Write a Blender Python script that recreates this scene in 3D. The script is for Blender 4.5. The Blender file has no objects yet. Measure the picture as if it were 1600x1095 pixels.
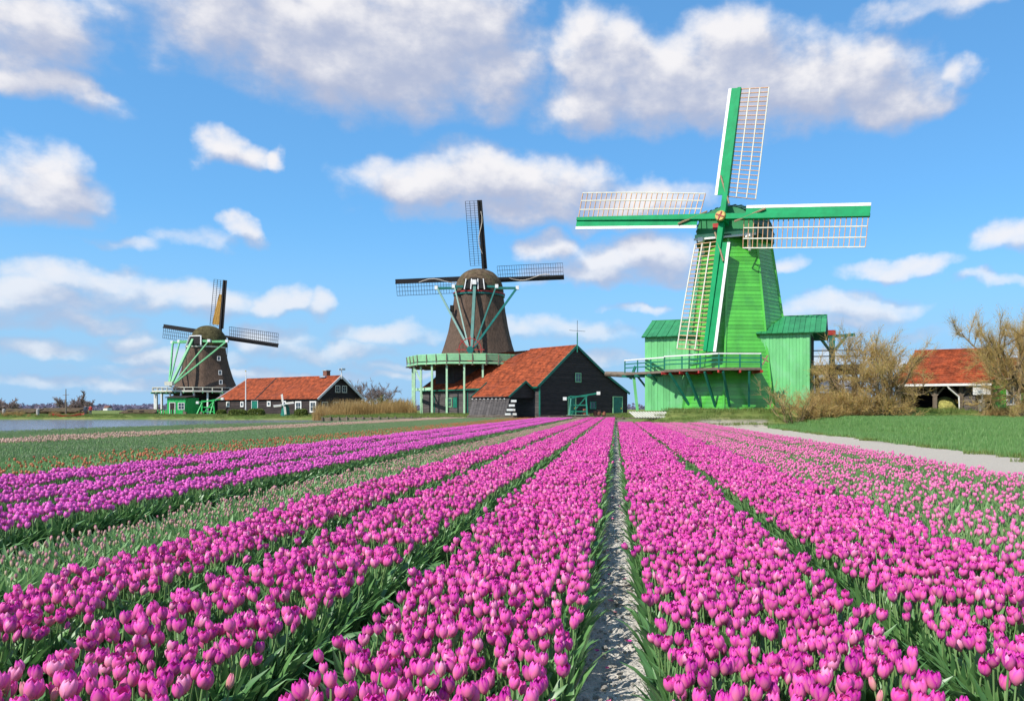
import bpy, math, random
import numpy as np
from mathutils import Vector, Matrix
R = math.radians
rng = np.random.default_rng(7)
random.seed(7)
scene = bpy.context.scene
col = scene.collection

# ------------------------------------------------------------------ camera
EYE = 1.35
FPX, CXP, HYP = 1200.0, 963.0, 639.5
cam = bpy.data.cameras.new('camera')
cam.lens = 27.0; cam.sensor_width = 36.0
cam.shift_x = (800 - CXP) / 1600.0
cam.shift_y = (HYP - 547.5) / 1600.0
cam.clip_start = 0.05; cam.clip_end = 9000
camo = bpy.data.objects.new('camera', cam)
camo.location = (0, 0, EYE); camo.rotation_euler = (R(90), 0, 0)
col.objects.link(camo); scene.camera = camo

# ------------------------------------------------------------------ sun, sky
SUN_AZ, SUN_EL = R(43), R(47)          # sun stands behind the viewer, to the left
sdir = Vector((-math.sin(SUN_AZ) * math.cos(SUN_EL), -math.cos(SUN_AZ) * math.cos(SUN_EL), math.sin(SUN_EL)))
sun = bpy.data.lights.new('sun', 'SUN'); sun.energy = 5.0; sun.angle = R(0.5); sun.color = (1.0, 0.95, 0.87)
suno = bpy.data.objects.new('sun', sun); suno.rotation_euler = sdir.to_track_quat('Z', 'Y').to_euler()
col.objects.link(suno)
vs = scene.view_settings
vs.view_transform = 'Standard'; vs.look = 'None'; vs.exposure = 0.2; vs.gamma = 1.0; vs.use_curve_mapping = False

world = bpy.data.worlds.new('World'); scene.world = world; world.use_nodes = True


def build_sky():
    nt = world.node_tree; nt.nodes.clear(); N = nt.nodes.new; L = nt.links.new

    def pix(px, py, rx, ry, amp=1.0):
        u = (px - CXP) / FPX; v = (HYP - py) / FPX
        az = math.atan(u); el = math.atan(v / math.sqrt(1 + u * u))
        c = math.cos(az)
        return az, el, 1.12 * rx / FPX * c * c, 1.12 * ry / FPX * c * max(math.cos(el), .5), amp
    blobs = [pix(*b) for b in [
        (20, 40, 150, 75, .85), (95, 30, 90, 50, .6), (50, 128, 125, 26, .95), (140, 138, 45, 16, .7),
        (330, 5, 120, 40, .8), (450, 40, 190, 75, 1.2), (560, 70, 170, 80, 1.3), (670, 60, 140, 85, 1.3), (740, 20, 60, 60, .8), (730, 110, 80, 30, .5), (590, 130, 60, 40, .7),
        (940, 95, 68, 58, 1.15), (920, 155, 75, 42, 1.0), (1040, 135, 120, 55, 1.2), (1150, 95, 75, 60, 1.2), (1200, 130, 130, 60, 1.3), (1330, 125, 100, 52, 1.1), (1380, 150, 90, 38, 1.0), (1490, 118, 40, 26, .7), (1150, 178, 230, 28, .8), (1440, 165, 60, 20, .6),
        (45, 285, 75, 45, 1.1), (20, 320, 90, 24, .8), (110, 300, 55, 24, .6),
        (328, 230, 44, 26, 1.0), (378, 236, 40, 20, .9), (430, 240, 28, 16, .85),
        (640, 290, 90, 32, .9), (750, 285, 110, 42, 1.2), (860, 300, 110, 38, 1.1), (960, 312, 120, 30, .9), (830, 335, 200, 22, .7),
        (1000, 405, 120, 30, 1.0), (920, 425, 90, 20, .9), (850, 383, 45, 20, .8), (1060, 430, 60, 16, .6),
        (395, 362, 26, 20, .75), (300, 368, 80, 16, .4), (200, 375, 70, 16, .3), (150, 598, 320, 11, .55), (420, 585, 260, 10, .5), (720, 592, 260, 9, .45), (1380, 562, 260, 12, .45),
        (130, 440, 100, 24, .9), (50, 470, 130, 26, .9), (250, 465, 130, 26, .9), (330, 470, 60, 26, .7), (430, 470, 36, 20, .9), (485, 478, 30, 16, .8), (90, 500, 120, 16, .7),
        (60, 545, 100, 16, .7), (215, 535, 60, 16, .6), (290, 560, 120, 14, .5), (420, 530, 70, 22, .7), (520, 545, 110, 16, .6), (600, 520, 80, 16, .5),
        (860, 520, 120, 20, .55), (990, 483, 42, 8, .75), (940, 560, 90, 14, .5), (620, 575, 90, 12, .45),
        (1400, 415, 85, 15, .85), (1340, 480, 85, 22, 1.0), (1300, 505, 100, 16, .7), (1590, 368, 44, 26, .8), (1440, 520, 60, 14, .4), (1560, 440, 60, 12, .4), (1230, 405, 40, 14, .4),
        (1450, 5, 140, 25, .35),
        # overhead, beyond the frame: the same broken cumulus goes on
        (300, -260, 260, 110, 1.0), (900, -330, 300, 120, .9), (1400, -220, 240, 90, .9), (600, -700, 420, 220, 1.0), (1500, -760, 380, 240, .9), (1950, 120, 180, 70, 1.0), (1900, 380, 160, 40, .9), (-260, 200, 170, 60, 1.0), (-250, 430, 190, 40, .9)]]
    # density group
    g = bpy.data.node_groups.new('cloud_density', 'ShaderNodeTree')
    g.interface.new_socket('Vector', in_out='INPUT', socket_type='NodeSocketVector')
    g.interface.new_socket('Density', in_out='OUTPUT', socket_type='NodeSocketFloat')
    GN = g.nodes.new; GL = g.links.new
    gi = GN('NodeGroupInput'); go = GN('NodeGroupOutput')
    # domain warp
    w1 = GN('ShaderNodeTexNoise'); w1.noise_dimensions = '2D'; w1.inputs['Scale'].default_value = 11; w1.inputs['Detail'].default_value = 5; w1.inputs['Roughness'].default_value = .52
    GL(gi.outputs[0], w1.inputs['Vector'])
    ws = GN('ShaderNodeVectorMath'); ws.operation = 'SUBTRACT'; GL(w1.outputs['Color'], ws.inputs[0]); ws.inputs[1].default_value = (.5, .5, .5)
    wm = GN('ShaderNodeVectorMath'); wm.operation = 'MULTIPLY_ADD'; GL(ws.outputs[0], wm.inputs[0]); wm.inputs[1].default_value = (.10, .055, 0); GL(gi.outputs[0], wm.inputs[2])
    prev = None
    for (az, el, rx, ry, amp) in blobs:
        m = GN('ShaderNodeVectorMath'); m.operation = 'MULTIPLY_ADD'; GL(wm.outputs[0], m.inputs[0])
        m.inputs[1].default_value = (1 / rx, 1 / ry, 0); m.inputs[2].default_value = (-az / rx, -el / ry, 0)
        d = GN('ShaderNodeVectorMath'); d.operation = 'DOT_PRODUCT'; GL(m.outputs[0], d.inputs[0]); GL(m.outputs[0], d.inputs[1])
        s = GN('ShaderNodeMath'); s.operation = 'SUBTRACT'; s.inputs[0].default_value = amp; GL(d.outputs['Value'], s.inputs[1])
        if prev is None:
            prev = s
        else:
            x = GN('ShaderNodeMath'); x.operation = 'SMOOTH_MAX'; GL(prev.outputs[0], x.inputs[0]); GL(s.outputs[0], x.inputs[1]); x.inputs[2].default_value = .35
            prev = x
    cl = GN('ShaderNodeMath'); cl.operation = 'MAXIMUM'; GL(prev.outputs[0], cl.inputs[0]); cl.inputs[1].default_value = -1.2
    fb = GN('ShaderNodeTexNoise'); fb.noise_dimensions = '2D'; fb.inputs['Scale'].default_value = 17; fb.inputs['Detail'].default_value = 6; fb.inputs['Roughness'].default_value = .55
    sc2 = GN('ShaderNodeVectorMath'); sc2.operation = 'MULTIPLY'; GL(gi.outputs[0], sc2.inputs[0]); sc2.inputs[1].default_value = (1, 1.6, 1)
    GL(sc2.outputs[0], fb.inputs['Vector'])
    fm = GN('ShaderNodeMath'); fm.operation = 'MULTIPLY_ADD'; GL(fb.outputs['Fac'], fm.inputs[0]); fm.inputs[1].default_value = 1.9; fm.inputs[2].default_value = -.90
    ad = GN('ShaderNodeMath'); ad.operation = 'ADD'; GL(cl.outputs[0], ad.inputs[0]); GL(fm.outputs[0], ad.inputs[1])
    GL(ad.outputs[0], go.inputs[0])
    # world
    tc = N('ShaderNodeTexCoord'); sp = N('ShaderNodeSeparateXYZ'); L(tc.outputs['Generated'], sp.inputs[0])
    az = N('ShaderNodeMath'); az.operation = 'ARCTAN2'; L(sp.outputs[0], az.inputs[0]); L(sp.outputs[1], az.inputs[1])
    wr = N('ShaderNodeMath'); wr.operation = 'WRAP'; L(az.outputs[0], wr.inputs[0]); wr.inputs[1].default_value = R(39); wr.inputs[2].default_value = R(-51)
    el = N('ShaderNodeMath'); el.operation = 'ARCSINE'; L(sp.outputs[2], el.inputs[0])
    cb = N('ShaderNodeCombineXYZ'); L(wr.outputs[0], cb.inputs[0]); L(el.outputs[0], cb.inputs[1])
    d0 = N('ShaderNodeGroup'); d0.node_tree = g; L(cb.outputs[0], d0.inputs[0])
    of = N('ShaderNodeVectorMath'); of.operation = 'ADD'; L(cb.outputs[0], of.inputs[0]); of.inputs[1].default_value = (-.014, .026, 0)
    d1 = N('ShaderNodeGroup'); d1.node_tree = g; L(of.outputs[0], d1.inputs[0])
    mask = N('ShaderNodeMapRange'); mask.interpolation_type = 'SMOOTHSTEP'; L(d0.outputs[0], mask.inputs['Value'])
    mask.inputs['From Min'].default_value = -.75; mask.inputs['From Max'].default_value = 1.05
    mask.inputs['To Max'].default_value = .97
    # clouds thin out just above the horizon
    hz = N('ShaderNodeMapRange'); L(sp.outputs[2], hz.inputs['Value']); hz.inputs['From Min'].default_value = 0.02; hz.inputs['From Max'].default_value = .24; hz.inputs['To Min'].default_value = .62
    hm = N('ShaderNodeMath'); hm.operation = 'MULTIPLY'; L(mask.outputs[0], hm.inputs[0]); L(hz.outputs[0], hm.inputs[1])
    df = N('ShaderNodeMath'); df.operation = 'SUBTRACT'; L(d0.outputs[0], df.inputs[0]); L(d1.outputs[0], df.inputs[1])
    lt = N('ShaderNodeMapRange'); lt.interpolation_type = 'SMOOTHSTEP'; L(df.outputs[0], lt.inputs['Value'])
    lt.inputs['From Min'].default_value = -.65; lt.inputs['From Max'].default_value = 1.35
    cr = N('ShaderNodeValToRGB'); L(lt.outputs[0], cr.inputs[0])
    e = cr.color_ramp.elements; e[0].position = 0.0; e[0].color = (.40, .45, .60, 1); e[1].position = 1.0; e[1].color = (.82, .805, .82, 1)
    m1 = e.new(.45); m1.color = (.57, .59, .68, 1)
    sky = N('ShaderNodeTexSky'); sky.sky_type = 'NISHITA'; sky.sun_disc = False
    sky.sun_elevation = SUN_EL; sky.sun_rotation = math.atan2(sdir.x, sdir.y); sky.altitude = 0
    sky.air_density = 1.0; sky.dust_density = .1; sky.ozone_density = 1.0
    # film-like response of the sky: gentler fall-off from zenith to horizon, pale blue air low down
    k0 = N('ShaderNodeVectorMath'); k0.operation = 'SCALE'; L(sky.outputs[0], k0.inputs[0]); k0.inputs['Scale'].default_value = .13
    gm = N('ShaderNodeGamma'); L(k0.outputs[0], gm.inputs[0]); gm.inputs[1].default_value = .58
    tint = N('ShaderNodeVectorMath'); tint.operation = 'MULTIPLY'; L(gm.outputs[0], tint.inputs[0]); tint.inputs[1].default_value = (.325 / .13, .70 / .13, 1.06 / .13)
    lo = N('ShaderNodeMapRange'); lo.interpolation_type = 'SMOOTHERSTEP'; L(sp.outputs[2], lo.inputs['Value']); lo.inputs['From Min'].default_value = -.02; lo.inputs['From Max'].default_value = .26; lo.inputs['To Min'].default_value = 1.0; lo.inputs['To Max'].default_value = 0
    air = N('ShaderNodeMix'); air.data_type = 'RGBA'; L(lo.outputs[0], air.inputs['Factor']); L(tint.outputs[0], air.inputs['A']); air.inputs['B'].default_value = (.31 / .13, .53 / .13, .78 / .13, 1)
    b0 = N('ShaderNodeBackground'); L(air.outputs['Result'], b0.inputs[0]); b0.inputs[1].default_value = .13
    b1 = N('ShaderNodeBackground'); L(cr.outputs[0], b1.inputs[0]); b1.inputs[1].default_value = 1.0
    mx = N('ShaderNodeMixShader'); L(hm.outputs[0], mx.inputs[0]); L(b0.outputs[0], mx.inputs[1]); L(b1.outputs[0], mx.inputs[2])
    out = N('ShaderNodeOutputWorld'); L(mx.outputs[0], out.inputs[0])


build_sky()
world.cycles.sampling_method = 'MANUAL'; world.cycles.sample_map_resolution = 256

# ------------------------------------------------------------------ helpers


def at(px, py, Y):
    return np.array([(px - CXP) / FPX * Y, Y, EYE + (HYP - py) / FPX * Y])


def nrm(v):
    v = np.asarray(v, float); return v / max(np.linalg.norm(v), 1e-9)


class G:
    """collects faces for one mesh"""
    def __init__(s): s.v = []; s.f = []

    def add(s, vs, fs):
        n = len(s.v); s.v.extend([tuple(map(float, p)) for p in vs]); s.f.extend([tuple(i + n for i in f) for f in fs]); return s

    def hexa(s, a):      # 8 corners: 0-3 bottom loop, 4-7 top loop
        return s.add(a, [(3, 2, 1, 0), (4, 5, 6, 7), (0, 1, 5, 4), (1, 2, 6, 5), (2, 3, 7, 6), (3, 0, 4, 7)])

    def box(s, c, sz, ex=(1, 0, 0)):
        ex = nrm(ex); ez = np.array([0, 0, 1.0]); ey = np.cross(ez, ex); c = np.asarray(c, float)
        hx, hy, hz = [q / 2 for q in sz]
        p = lambda i, j, k: c + ex * i * hx + ey * j * hy + ez * k * hz
        return s.hexa([p(-1, -1, -1), p(1, -1, -1), p(1, 1, -1), p(-1, 1, -1), p(-1, -1, 1), p(1, -1, 1), p(1, 1, 1), p(-1, 1, 1)])

    def beam(s, p0, p1, w, h=None, up=(0, 0, 1), taper=1.0):
        h = h or w; p0 = np.asarray(p0, float); p1 = np.asarray(p1, float); d = nrm(p1 - p0); up = nrm(up)
        if abs(np.dot(d, up)) > .98: up = np.array([0, 1.0, 0]) if abs(d[1]) < .9 else np.array([1.0, 0, 0])
        sd = nrm(np.cross(d, up)); u2 = np.cross(sd, d)
        q = lambda p, i, j, k: p + sd * i * w / 2 * k + u2 * j * h / 2 * k
        return s.hexa([q(p0, -1, -1, 1), q(p0, 1, -1, 1), q(p0, 1, 1, 1), q(p0, -1, 1, 1), q(p1, -1, -1, taper), q(p1, 1, -1, taper), q(p1, 1, 1, taper), q(p1, -1, 1, taper)])

    def slab(s, pts, vec):     # polygon extruded by vec
        pts = [np.asarray(p, float) for p in pts]; vec = np.asarray(vec, float); n = len(pts)
        return s.add(pts + [p + vec for p in pts], [tuple(range(n))[::-1], tuple(range(n, 2 * n))] + [(i, (i + 1) % n, n + (i + 1) % n, n + i) for i in range(n)])

    def tube(s, pts, rad, n=6, cap=True):
        pts = [np.asarray(p, float) for p in pts]
        if np.isscalar(rad): rad = [rad] * len(pts)
        vs = []; prev = None
        for i, p in enumerate(pts):
            d = nrm(pts[min(i + 1, len(pts) - 1)] - pts[max(i - 1, 0)])
            if prev is None:
                a = np.array([0, 0, 1.0]) if abs(d[2]) < .9 else np.array([1.0, 0, 0])
            else: a = prev
            x = nrm(a - d * np.dot(a, d)); prev = x; y = np.cross(d, x)
            for k in range(n):
                t = 2 * math.pi * k / n; vs.append(p + rad[i] * (math.cos(t) * x + math.sin(t) * y))
        fs = [(i * n + k, i * n + (k + 1) % n, (i + 1) * n + (k + 1) % n, (i + 1) * n + k) for i in range(len(pts) - 1) for k in range(n)]
        if cap: fs += [tuple(range(n))[::-1], tuple(range((len(pts) - 1) * n, len(pts) * n))]
        return s.add(vs, fs)

    def lathe(s, c, prof, n=16):   # prof: (radius, z)
        c = np.asarray(c, float); vs = []
        for r, z in prof:
            for k in range(n):
                t = 2 * math.pi * k / n; vs.append(c + np.array([r * math.cos(t), r * math.sin(t), z]))
        m = len(prof)
        fs = [(i * n + k, i * n + (k + 1) % n, (i + 1) * n + (k + 1) % n, (i + 1) * n + k) for i in range(m - 1) for k in range(n)]
        fs += [tuple(range(n))[::-1], tuple(range((m - 1) * n, m * n))]
        return s.add(vs, fs)

    def grid(s, arr):   # arr (m,n,3)
        m, n = arr.shape[:2]
        return s.add(arr.reshape(-1, 3), [(i * n + j, i * n + j + 1, (i + 1) * n + j + 1, (i + 1) * n + j) for i in range(m - 1) for j in range(n - 1)])

    def tiles(s, p00, p10, p11, p01, pu=.27, pv=.36, amp=.035, thick=.05):
        """pantiled slope: p00->p10 along the eave, p01->p11 along the ridge"""
        p00, p10, p11, p01 = [np.asarray(p, float) for p in (p00, p10, p11, p01)]
        Lu = np.linalg.norm(p10 - p00); Lv = np.linalg.norm(p01 - p00)
        nu = max(2, int(Lu / pu)); nv = max(2, int(Lv / pv))
        n = nrm(np.cross(p10 - p00, p01 - p00))
        if n[2] < 0: n = -n
        us = np.linspace(0, 1, nu * 4 + 1); rows = []
        for j in range(nv):
            for (v, lift) in ((j / nv, thick), ((j + 1) / nv - 1e-4, 0.012)):
                a = (1 - us)[:, None] * p00 + us[:, None] * p10; b = (1 - us)[:, None] * p01 + us[:, None] * p11
                q = (1 - v) * a + v * b
                w = amp * np.abs(np.sin(us * nu * math.pi)) ** .7
                jit = np.repeat(rng.normal(0, .008, nu + 1), 4)[:len(us)]
                rows.append(q + n * (w + lift + jit)[:, None])
        return s.grid(np.array(rows))

    def mesh(s, name, mats, smooth=False, org=(0, 0, 0)):
        me = bpy.data.meshes.new(name)
        o = np.asarray(org, float)
        me.from_pydata([(x - o[0], y - o[1], z - o[2]) for x, y, z in s.v], [], s.f)
        for m in (mats if isinstance(mats, (list, tuple)) else [mats]): me.materials.append(m)
        if smooth: me.polygons.foreach_set('use_smooth', [True] * len(me.polygons))
        return me

    def put(s, name, mat, parent=None, smooth=False, org=None):
        if parent is not None: org = parent['_org'] if '_org' in parent else (0, 0, 0)
        elif org is None:
            a = np.array(s.v); org = ((a[:, 0].min() + a[:, 0].max()) / 2, (a[:, 1].min() + a[:, 1].max()) / 2, a[:, 2].min())
        o = bpy.data.objects.new(name, s.mesh(name, mat, smooth, org)); col.objects.link(o)
        o['_org'] = tuple(map(float, org))
        if parent is not None: o.parent = parent
        else: o.location = org
        return o


def tag(o, label=None, cat=None, group=None, kind=None):
    if label: o['label'] = label
    if cat: o['category'] = cat
    if group: o['group'] = group
    if kind: o['kind'] = kind
    return o


def thing(name, loc, label, cat, group=None):
    o = bpy.data.objects.new(name, None); o.empty_display_size = .3; col.objects.link(o)
    o.location = loc; o['_org'] = tuple(map(float, loc)); return tag(o, label, cat, group)


def vnoise(x, y, seed=0):
    """smooth value noise on arrays"""
    xi = np.floor(x).astype(int); yi = np.floor(y).astype(int); fx = x - xi; fy = y - yi
    fx = fx * fx * (3 - 2 * fx); fy = fy * fy * (3 - 2 * fy)

    def h(a, b):
        n = (a * 374761393 + b * 668265263 + seed * 1442695041) & 0xffffffff
        n = ((n ^ (n >> 13)) * 1274126177) & 0xffffffff
        return ((n ^ (n >> 16)) & 0xffff) / 65535.0
    return (h(xi, yi) * (1 - fx) + h(xi + 1, yi) * fx) * (1 - fy) + (h(xi, yi + 1) * (1 - fx) + h(xi + 1, yi + 1) * fx) * fy


def ss(a, b, x):
    t = np.clip((x - a) / (b - a), 0, 1); return t * t * (3 - 2 * t)


# ------------------------------------------------------------------ materials
M = {}


def mat(name, c, rough=.7, var=.12, scale=3.0, stretch=(1, 1, 1), bump=0.0, bscale=20.0, spec=.4, c2=None, objvar=0.0, metallic=0.0, coord='Object', detail=5, dirt=None):
    m = bpy.data.materials.new(name); m.use_nodes = True; nt = m.node_tree; b = nt.nodes['Principled BSDF']; N = nt.nodes.new; L = nt.links.new
    b.inputs['Roughness'].default_value = rough; b.inputs['Specular IOR Level'].default_value = spec; b.inputs['Metallic'].default_value = metallic
    tc = N('ShaderNodeTexCoord'); mp = N('ShaderNodeMapping'); mp.inputs['Scale'].default_value = stretch; L(tc.outputs[coord], mp.inputs[0])
    nz = N('ShaderNodeTexNoise'); nz.inputs['Scale'].default_value = scale; nz.inputs['Detail'].default_value = detail; nz.inputs['Roughness'].default_value = .62; L(mp.outputs[0], nz.inputs['Vector'])
    rp = N('ShaderNodeMapRange'); L(nz.outputs['Fac'], rp.inputs['Value']); rp.inputs['From Min'].default_value = .3; rp.inputs['From Max'].default_value = .7
    mx = N('ShaderNodeMix'); mx.data_type = 'RGBA'; L(rp.outputs[0], mx.inputs['Factor'])
    c2 = c2 or tuple(max(0, x * (1 - 2.2 * var)) for x in c); ca = tuple(min(1, x * (1 + var)) for x in c)
    mx.inputs['A'].default_value = (*c2, 1); mx.inputs['B'].default_value = (*ca, 1)
    last = mx.outputs['Result']
    if dirt:
        n2 = N('ShaderNodeTexNoise'); n2.inputs['Scale'].default_value = dirt[0]; n2.inputs['Detail'].default_value = 6; L(tc.outputs[coord], n2.inputs['Vector'])
        r2 = N('ShaderNodeMapRange'); L(n2.outputs['Fac'], r2.inputs['Value']); r2.inputs['From Min'].default_value = .52; r2.inputs['From Max'].default_value = .75; r2.inputs['To Max'].default_value = dirt[2]
        m2 = N('ShaderNodeMix'); m2.data_type = 'RGBA'; L(r2.outputs[0], m2.inputs['Factor']); L(last, m2.inputs['A']); m2.inputs['B'].default_value = (*dirt[1], 1); last = m2.outputs['Result']
    if objvar:
        oi = N('ShaderNodeObjectInfo'); mr = N('ShaderNodeMapRange'); L(oi.outputs['Random'], mr.inputs['Value']); mr.inputs['To Min'].default_value = 1 - objvar; mr.inputs['To Max'].default_value = 1 + objvar
        hv = N('ShaderNodeHueSaturation'); L(last, hv.inputs['Color']); L(mr.outputs[0], hv.inputs['Value']); last = hv.outputs[0]
    L(last, b.inputs['Base Color'])
    if bump:
        bn = N('ShaderNodeTexNoise'); bn.inputs['Scale'].default_value = bscale; bn.inputs['Detail'].default_value = 6; L(mp.outputs[0], bn.inputs['Vector'])
        bp = N('ShaderNodeBump'); bp.inputs['Strength'].default_value = bump; bp.inputs['Distance'].default_value = .1; L(bn.outputs['Fac'], bp.inputs['Height']); L(bp.outputs[0], b.inputs['Normal'])
    M[name] = m; return m


mat('green_paint', (.085, .45, .045), rough=.25, spec=.8, var=.10, scale=1.2, stretch=(1, 1, .35), bump=.05, bscale=30, objvar=.17, dirt=(.8, (.05, .27, .05), .75))
mat('sheen_green_paint', (.17, .55, .20), rough=.42, var=.10, scale=1.5, stretch=(1, 1, .25), objvar=.09, dirt=(.9, (.24, .56, .30), .6))  # wing green, paler than the tower: its sheen is painted into the colour
mat('roof_green', (.030, .24, .085), rough=.45, var=.12, scale=1.0, objvar=.12)
mat('teal_paint', (.0, .30, .10), rough=.6, spec=.2, var=.10, scale=1.5, objvar=.05)
mat('dark_teal', (.012, .17, .115), rough=.45, var=.15, scale=2)
mat('cap_green', (.012, .10, .05), rough=.5, var=.2, scale=2)
mat('white_paint', (.78, .77, .74), rough=.5, var=.06, scale=2.5)
mat('cream_paint', (.62, .60, .50), rough=.55, var=.08, scale=2.5)
mat('bar_wood', (.64, .36, .19), rough=.7, var=.12, scale=3, objvar=.12)
mat('rope', (.36, .25, .15), rough=.9, var=.15, scale=8)
mat('rope_pale', (.58, .50, .42), rough=.9, var=.1, scale=8)
mat('ochre_cloth', (.50, .27, .055), rough=.85, var=.2, scale=3, stretch=(1, 1, 4))
mat('black_wood', (.020, .016, .016), rough=.6, var=.35, scale=2, stretch=(1, 1, 6), objvar=.3, bump=.15, bscale=12)
mat('dark_plank', (.044, .030, .028), rough=.72, var=.30, scale=.8, stretch=(1, 1, 14), bump=.4, bscale=4, objvar=.22)
mat('grey_plank', (.10, .088, .085), rough=.75, var=.25, scale=.8, stretch=(1, 1, 14), bump=.4, bscale=4, objvar=.2)
mat('old_wood', (.20, .155, .115), rough=.8, var=.25, scale=3, stretch=(1, 1, 5), objvar=.2)
mat('thatch', (.145, .098, .072), rough=.95, var=.22, scale=2.2, stretch=(3, 3, .45), bump=.9, bscale=9, spec=.1, dirt=(.6, (.07, .055, .045), .7))
mat('thatch_cap', (.135, .095, .06), rough=.95, var=.3, scale=1.6, bump=.9, bscale=9, spec=.1, dirt=(.8, (.075, .085, .03), .8))
mat('moss_thatch', (.10, .085, .04), rough=.95, var=.3, scale=1.5, bump=.9, bscale=9, spec=.1)
mat('tile', (.34, .072, .024), rough=.78, var=.34, scale=1.6, spec=.25, bump=.3, bscale=5, dirt=(.55, (.22, .055, .03), .75), detail=8)
mat('mint_rail', (.30, .62, .33), rough=.5, var=.08, scale=2)
mat('sage_post', (.42, .66, .42), rough=.5, var=.08, scale=2)
mat('leaf_green_beam', (.14, .45, .20), rough=.5, var=.12, scale=2)
mat('hut_green', (.03, .42, .10), rough=.45, var=.1, scale=2, objvar=.08)
mat('beam_teal', (.010, .15, .125), rough=.45, var=.15, scale=2)
mat('glass', (.05, .07, .09), rough=.06, var=.2, scale=1, spec=.8)
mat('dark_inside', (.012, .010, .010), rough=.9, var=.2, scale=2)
mat('red_paint', (.45, .035, .03), rough=.5, var=.15, scale=2)
mat('brick', (.22, .09, .06), rough=.85, var=.25, scale=6)
mat('gold', (.55, .38, .07), rough=.4, var=.15, scale=4)
mat('zinc', (.42, .46, .52), rough=.4, var=.1, scale=1.5, metallic=.3)
mat('bark', (.25, .18, .10), rough=.9, var=.35, scale=4, stretch=(1, 1, .3), bump=.8, bscale=10)
mat('skin', (.55, .33, .24), rough=.6)
mat('jacket_dark', (.05, .06, .085), rough=.85)
mat('jacket_red', (.40, .05, .04), rough=.85)
mat('trousers', (.05, .05, .07), rough=.9)
mat('hair', (.05, .035, .025), rough=.8)
mat('terracotta', (.30, .10, .06), rough=.85, var=.2, scale=6)
mat('brown_shed', (.30, .15, .065), rough=.85, var=.25, scale=1.2, objvar=.15)
mat('straw', (.38, .36, .10), rough=.9, var=.3, scale=5, bump=.9, bscale=14)
mat('stone', (.45, .43, .40), rough=.85, var=.2, scale=6)


def leafmat(name, c, c2, trans=.35, rough=.5, spec=.35, tip=None, ramp=None, objrand=True):
    """thin foliage or petals: colour runs with the mesh attributes grad (base to tip) and tint (one value a plant)"""
    m = bpy.data.materials.new(name); m.use_nodes = True; nt = m.node_tree; b = nt.nodes['Principled BSDF']; N = nt.nodes.new; L = nt.links.new
    b.inputs['Roughness'].default_value = rough; b.inputs['Specular IOR Level'].default_value = spec
    a = N('ShaderNodeAttribute'); a.attribute_name = 'tint'; oi = N('ShaderNodeObjectInfo')
    ad = N('ShaderNodeMath'); ad.operation = 'ADD'; L(a.outputs['Fac'], ad.inputs[0])
    if objrand: L(oi.outputs['Random'], ad.inputs[1])
    else: ad.inputs[1].default_value = 0
    fr = N('ShaderNodeMath'); fr.operation = 'FRACT'; L(ad.outputs[0], fr.inputs[0])
    mx = N('ShaderNodeMix'); mx.data_type = 'RGBA'; L(fr.outputs[0], mx.inputs['Factor']); mx.inputs['A'].default_value = (*c, 1); mx.inputs['B'].default_value = (*c2, 1)
    last = mx.outputs['Result']
    if ramp:
        cr = N('ShaderNodeValToRGB'); L(fr.outputs[0], cr.inputs[0]); e = cr.color_ramp.elements
        e[0].position, e[0].color = ramp[0][0], (*ramp[0][1], 1); e[1].position, e[1].color = ramp[-1][0], (*ramp[-1][1], 1)
        for p_, c_ in ramp[1:-1]: e.new(p_).color = (*c_, 1)
        last = cr.outputs[0]
    if tip:
        gr = N('ShaderNodeAttribute'); gr.attribute_name = 'grad'
        rp = N('ShaderNodeMapRange'); L(gr.outputs['Fac'], rp.inputs['Value']); rp.inputs['From Min'].default_value = tip[1]; rp.inputs['From Max'].default_value = tip[2]
        m2 = N('ShaderNodeMix'); m2.data_type = 'RGBA'; L(rp.outputs[0], m2.inputs['Factor']); m2.inputs['A'].default_value = (*tip[0], 1); L(last, m2.inputs['B']); last = m2.outputs['Result']
    L(last, b.inputs['Base Color'])
    tr = N('ShaderNodeBsdfTranslucent'); L(last, tr.inputs[0])
    ms = N('ShaderNodeMixShader'); ms.inputs[0].default_value = trans; L(b.outputs[0], ms.inputs[1]); L(tr.outputs[0], ms.inputs[2])
    L(ms.outputs[0], nt.nodes['Material Output'].inputs[0])
    M[name] = m; return m


MAGENTA = [(0, (.85, .12, .50)), (.35, (.80, .070, .44)), (.70, (.58, .022, .36)), (.90, (.44, .010, .29)), (.94, (.90, .30, .56)), (1, (.90, .36, .58))]
for nm_, orr in (('petal_magenta', True), ('petal_hero', False)):
    leafmat(nm_, (.8, .07, .44), (.46, .01, .3), tip=((.90, .29, .37), .08, .70), trans=.20, rough=.50, spec=.22, ramp=MAGENTA, objrand=orr)
leafmat('petal_rosebud', (.84, .22, .38), (.74, .33, .34), tip=((.55, .45, .22), .0, .6), trans=.22, rough=.45)
leafmat('petal_pale', (.85, .11, .46), (.86, .24, .49), tip=((.78, .46, .40), .05, .6), trans=.25, rough=.45)
leafmat('petal_bud', (.74, .20, .38), (.56, .42, .30), tip=((.40, .45, .17), .0, .7), trans=.25, rough=.5)
leafmat('petal_violet', (.86, .16, .60), (.68, .065, .48), tip=((.86, .28, .54), .05, .6), trans=.24, rough=.42)
leafmat('petal_orange', (.66, .26, .11), (.62, .19, .11), tip=((.50, .38, .15), .0, .4), trans=.3)
leafmat('petal_beige', (.70, .42, .34), (.74, .55, .42), tip=((.45, .45, .22), .0, .4), trans=.3)
leafmat('petal_red', (.50, .03, .07), (.42, .02, .05), trans=.3)
leafmat('petal_green', (.20, .34, .14), (.30, .36, .20), trans=.3)
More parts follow.
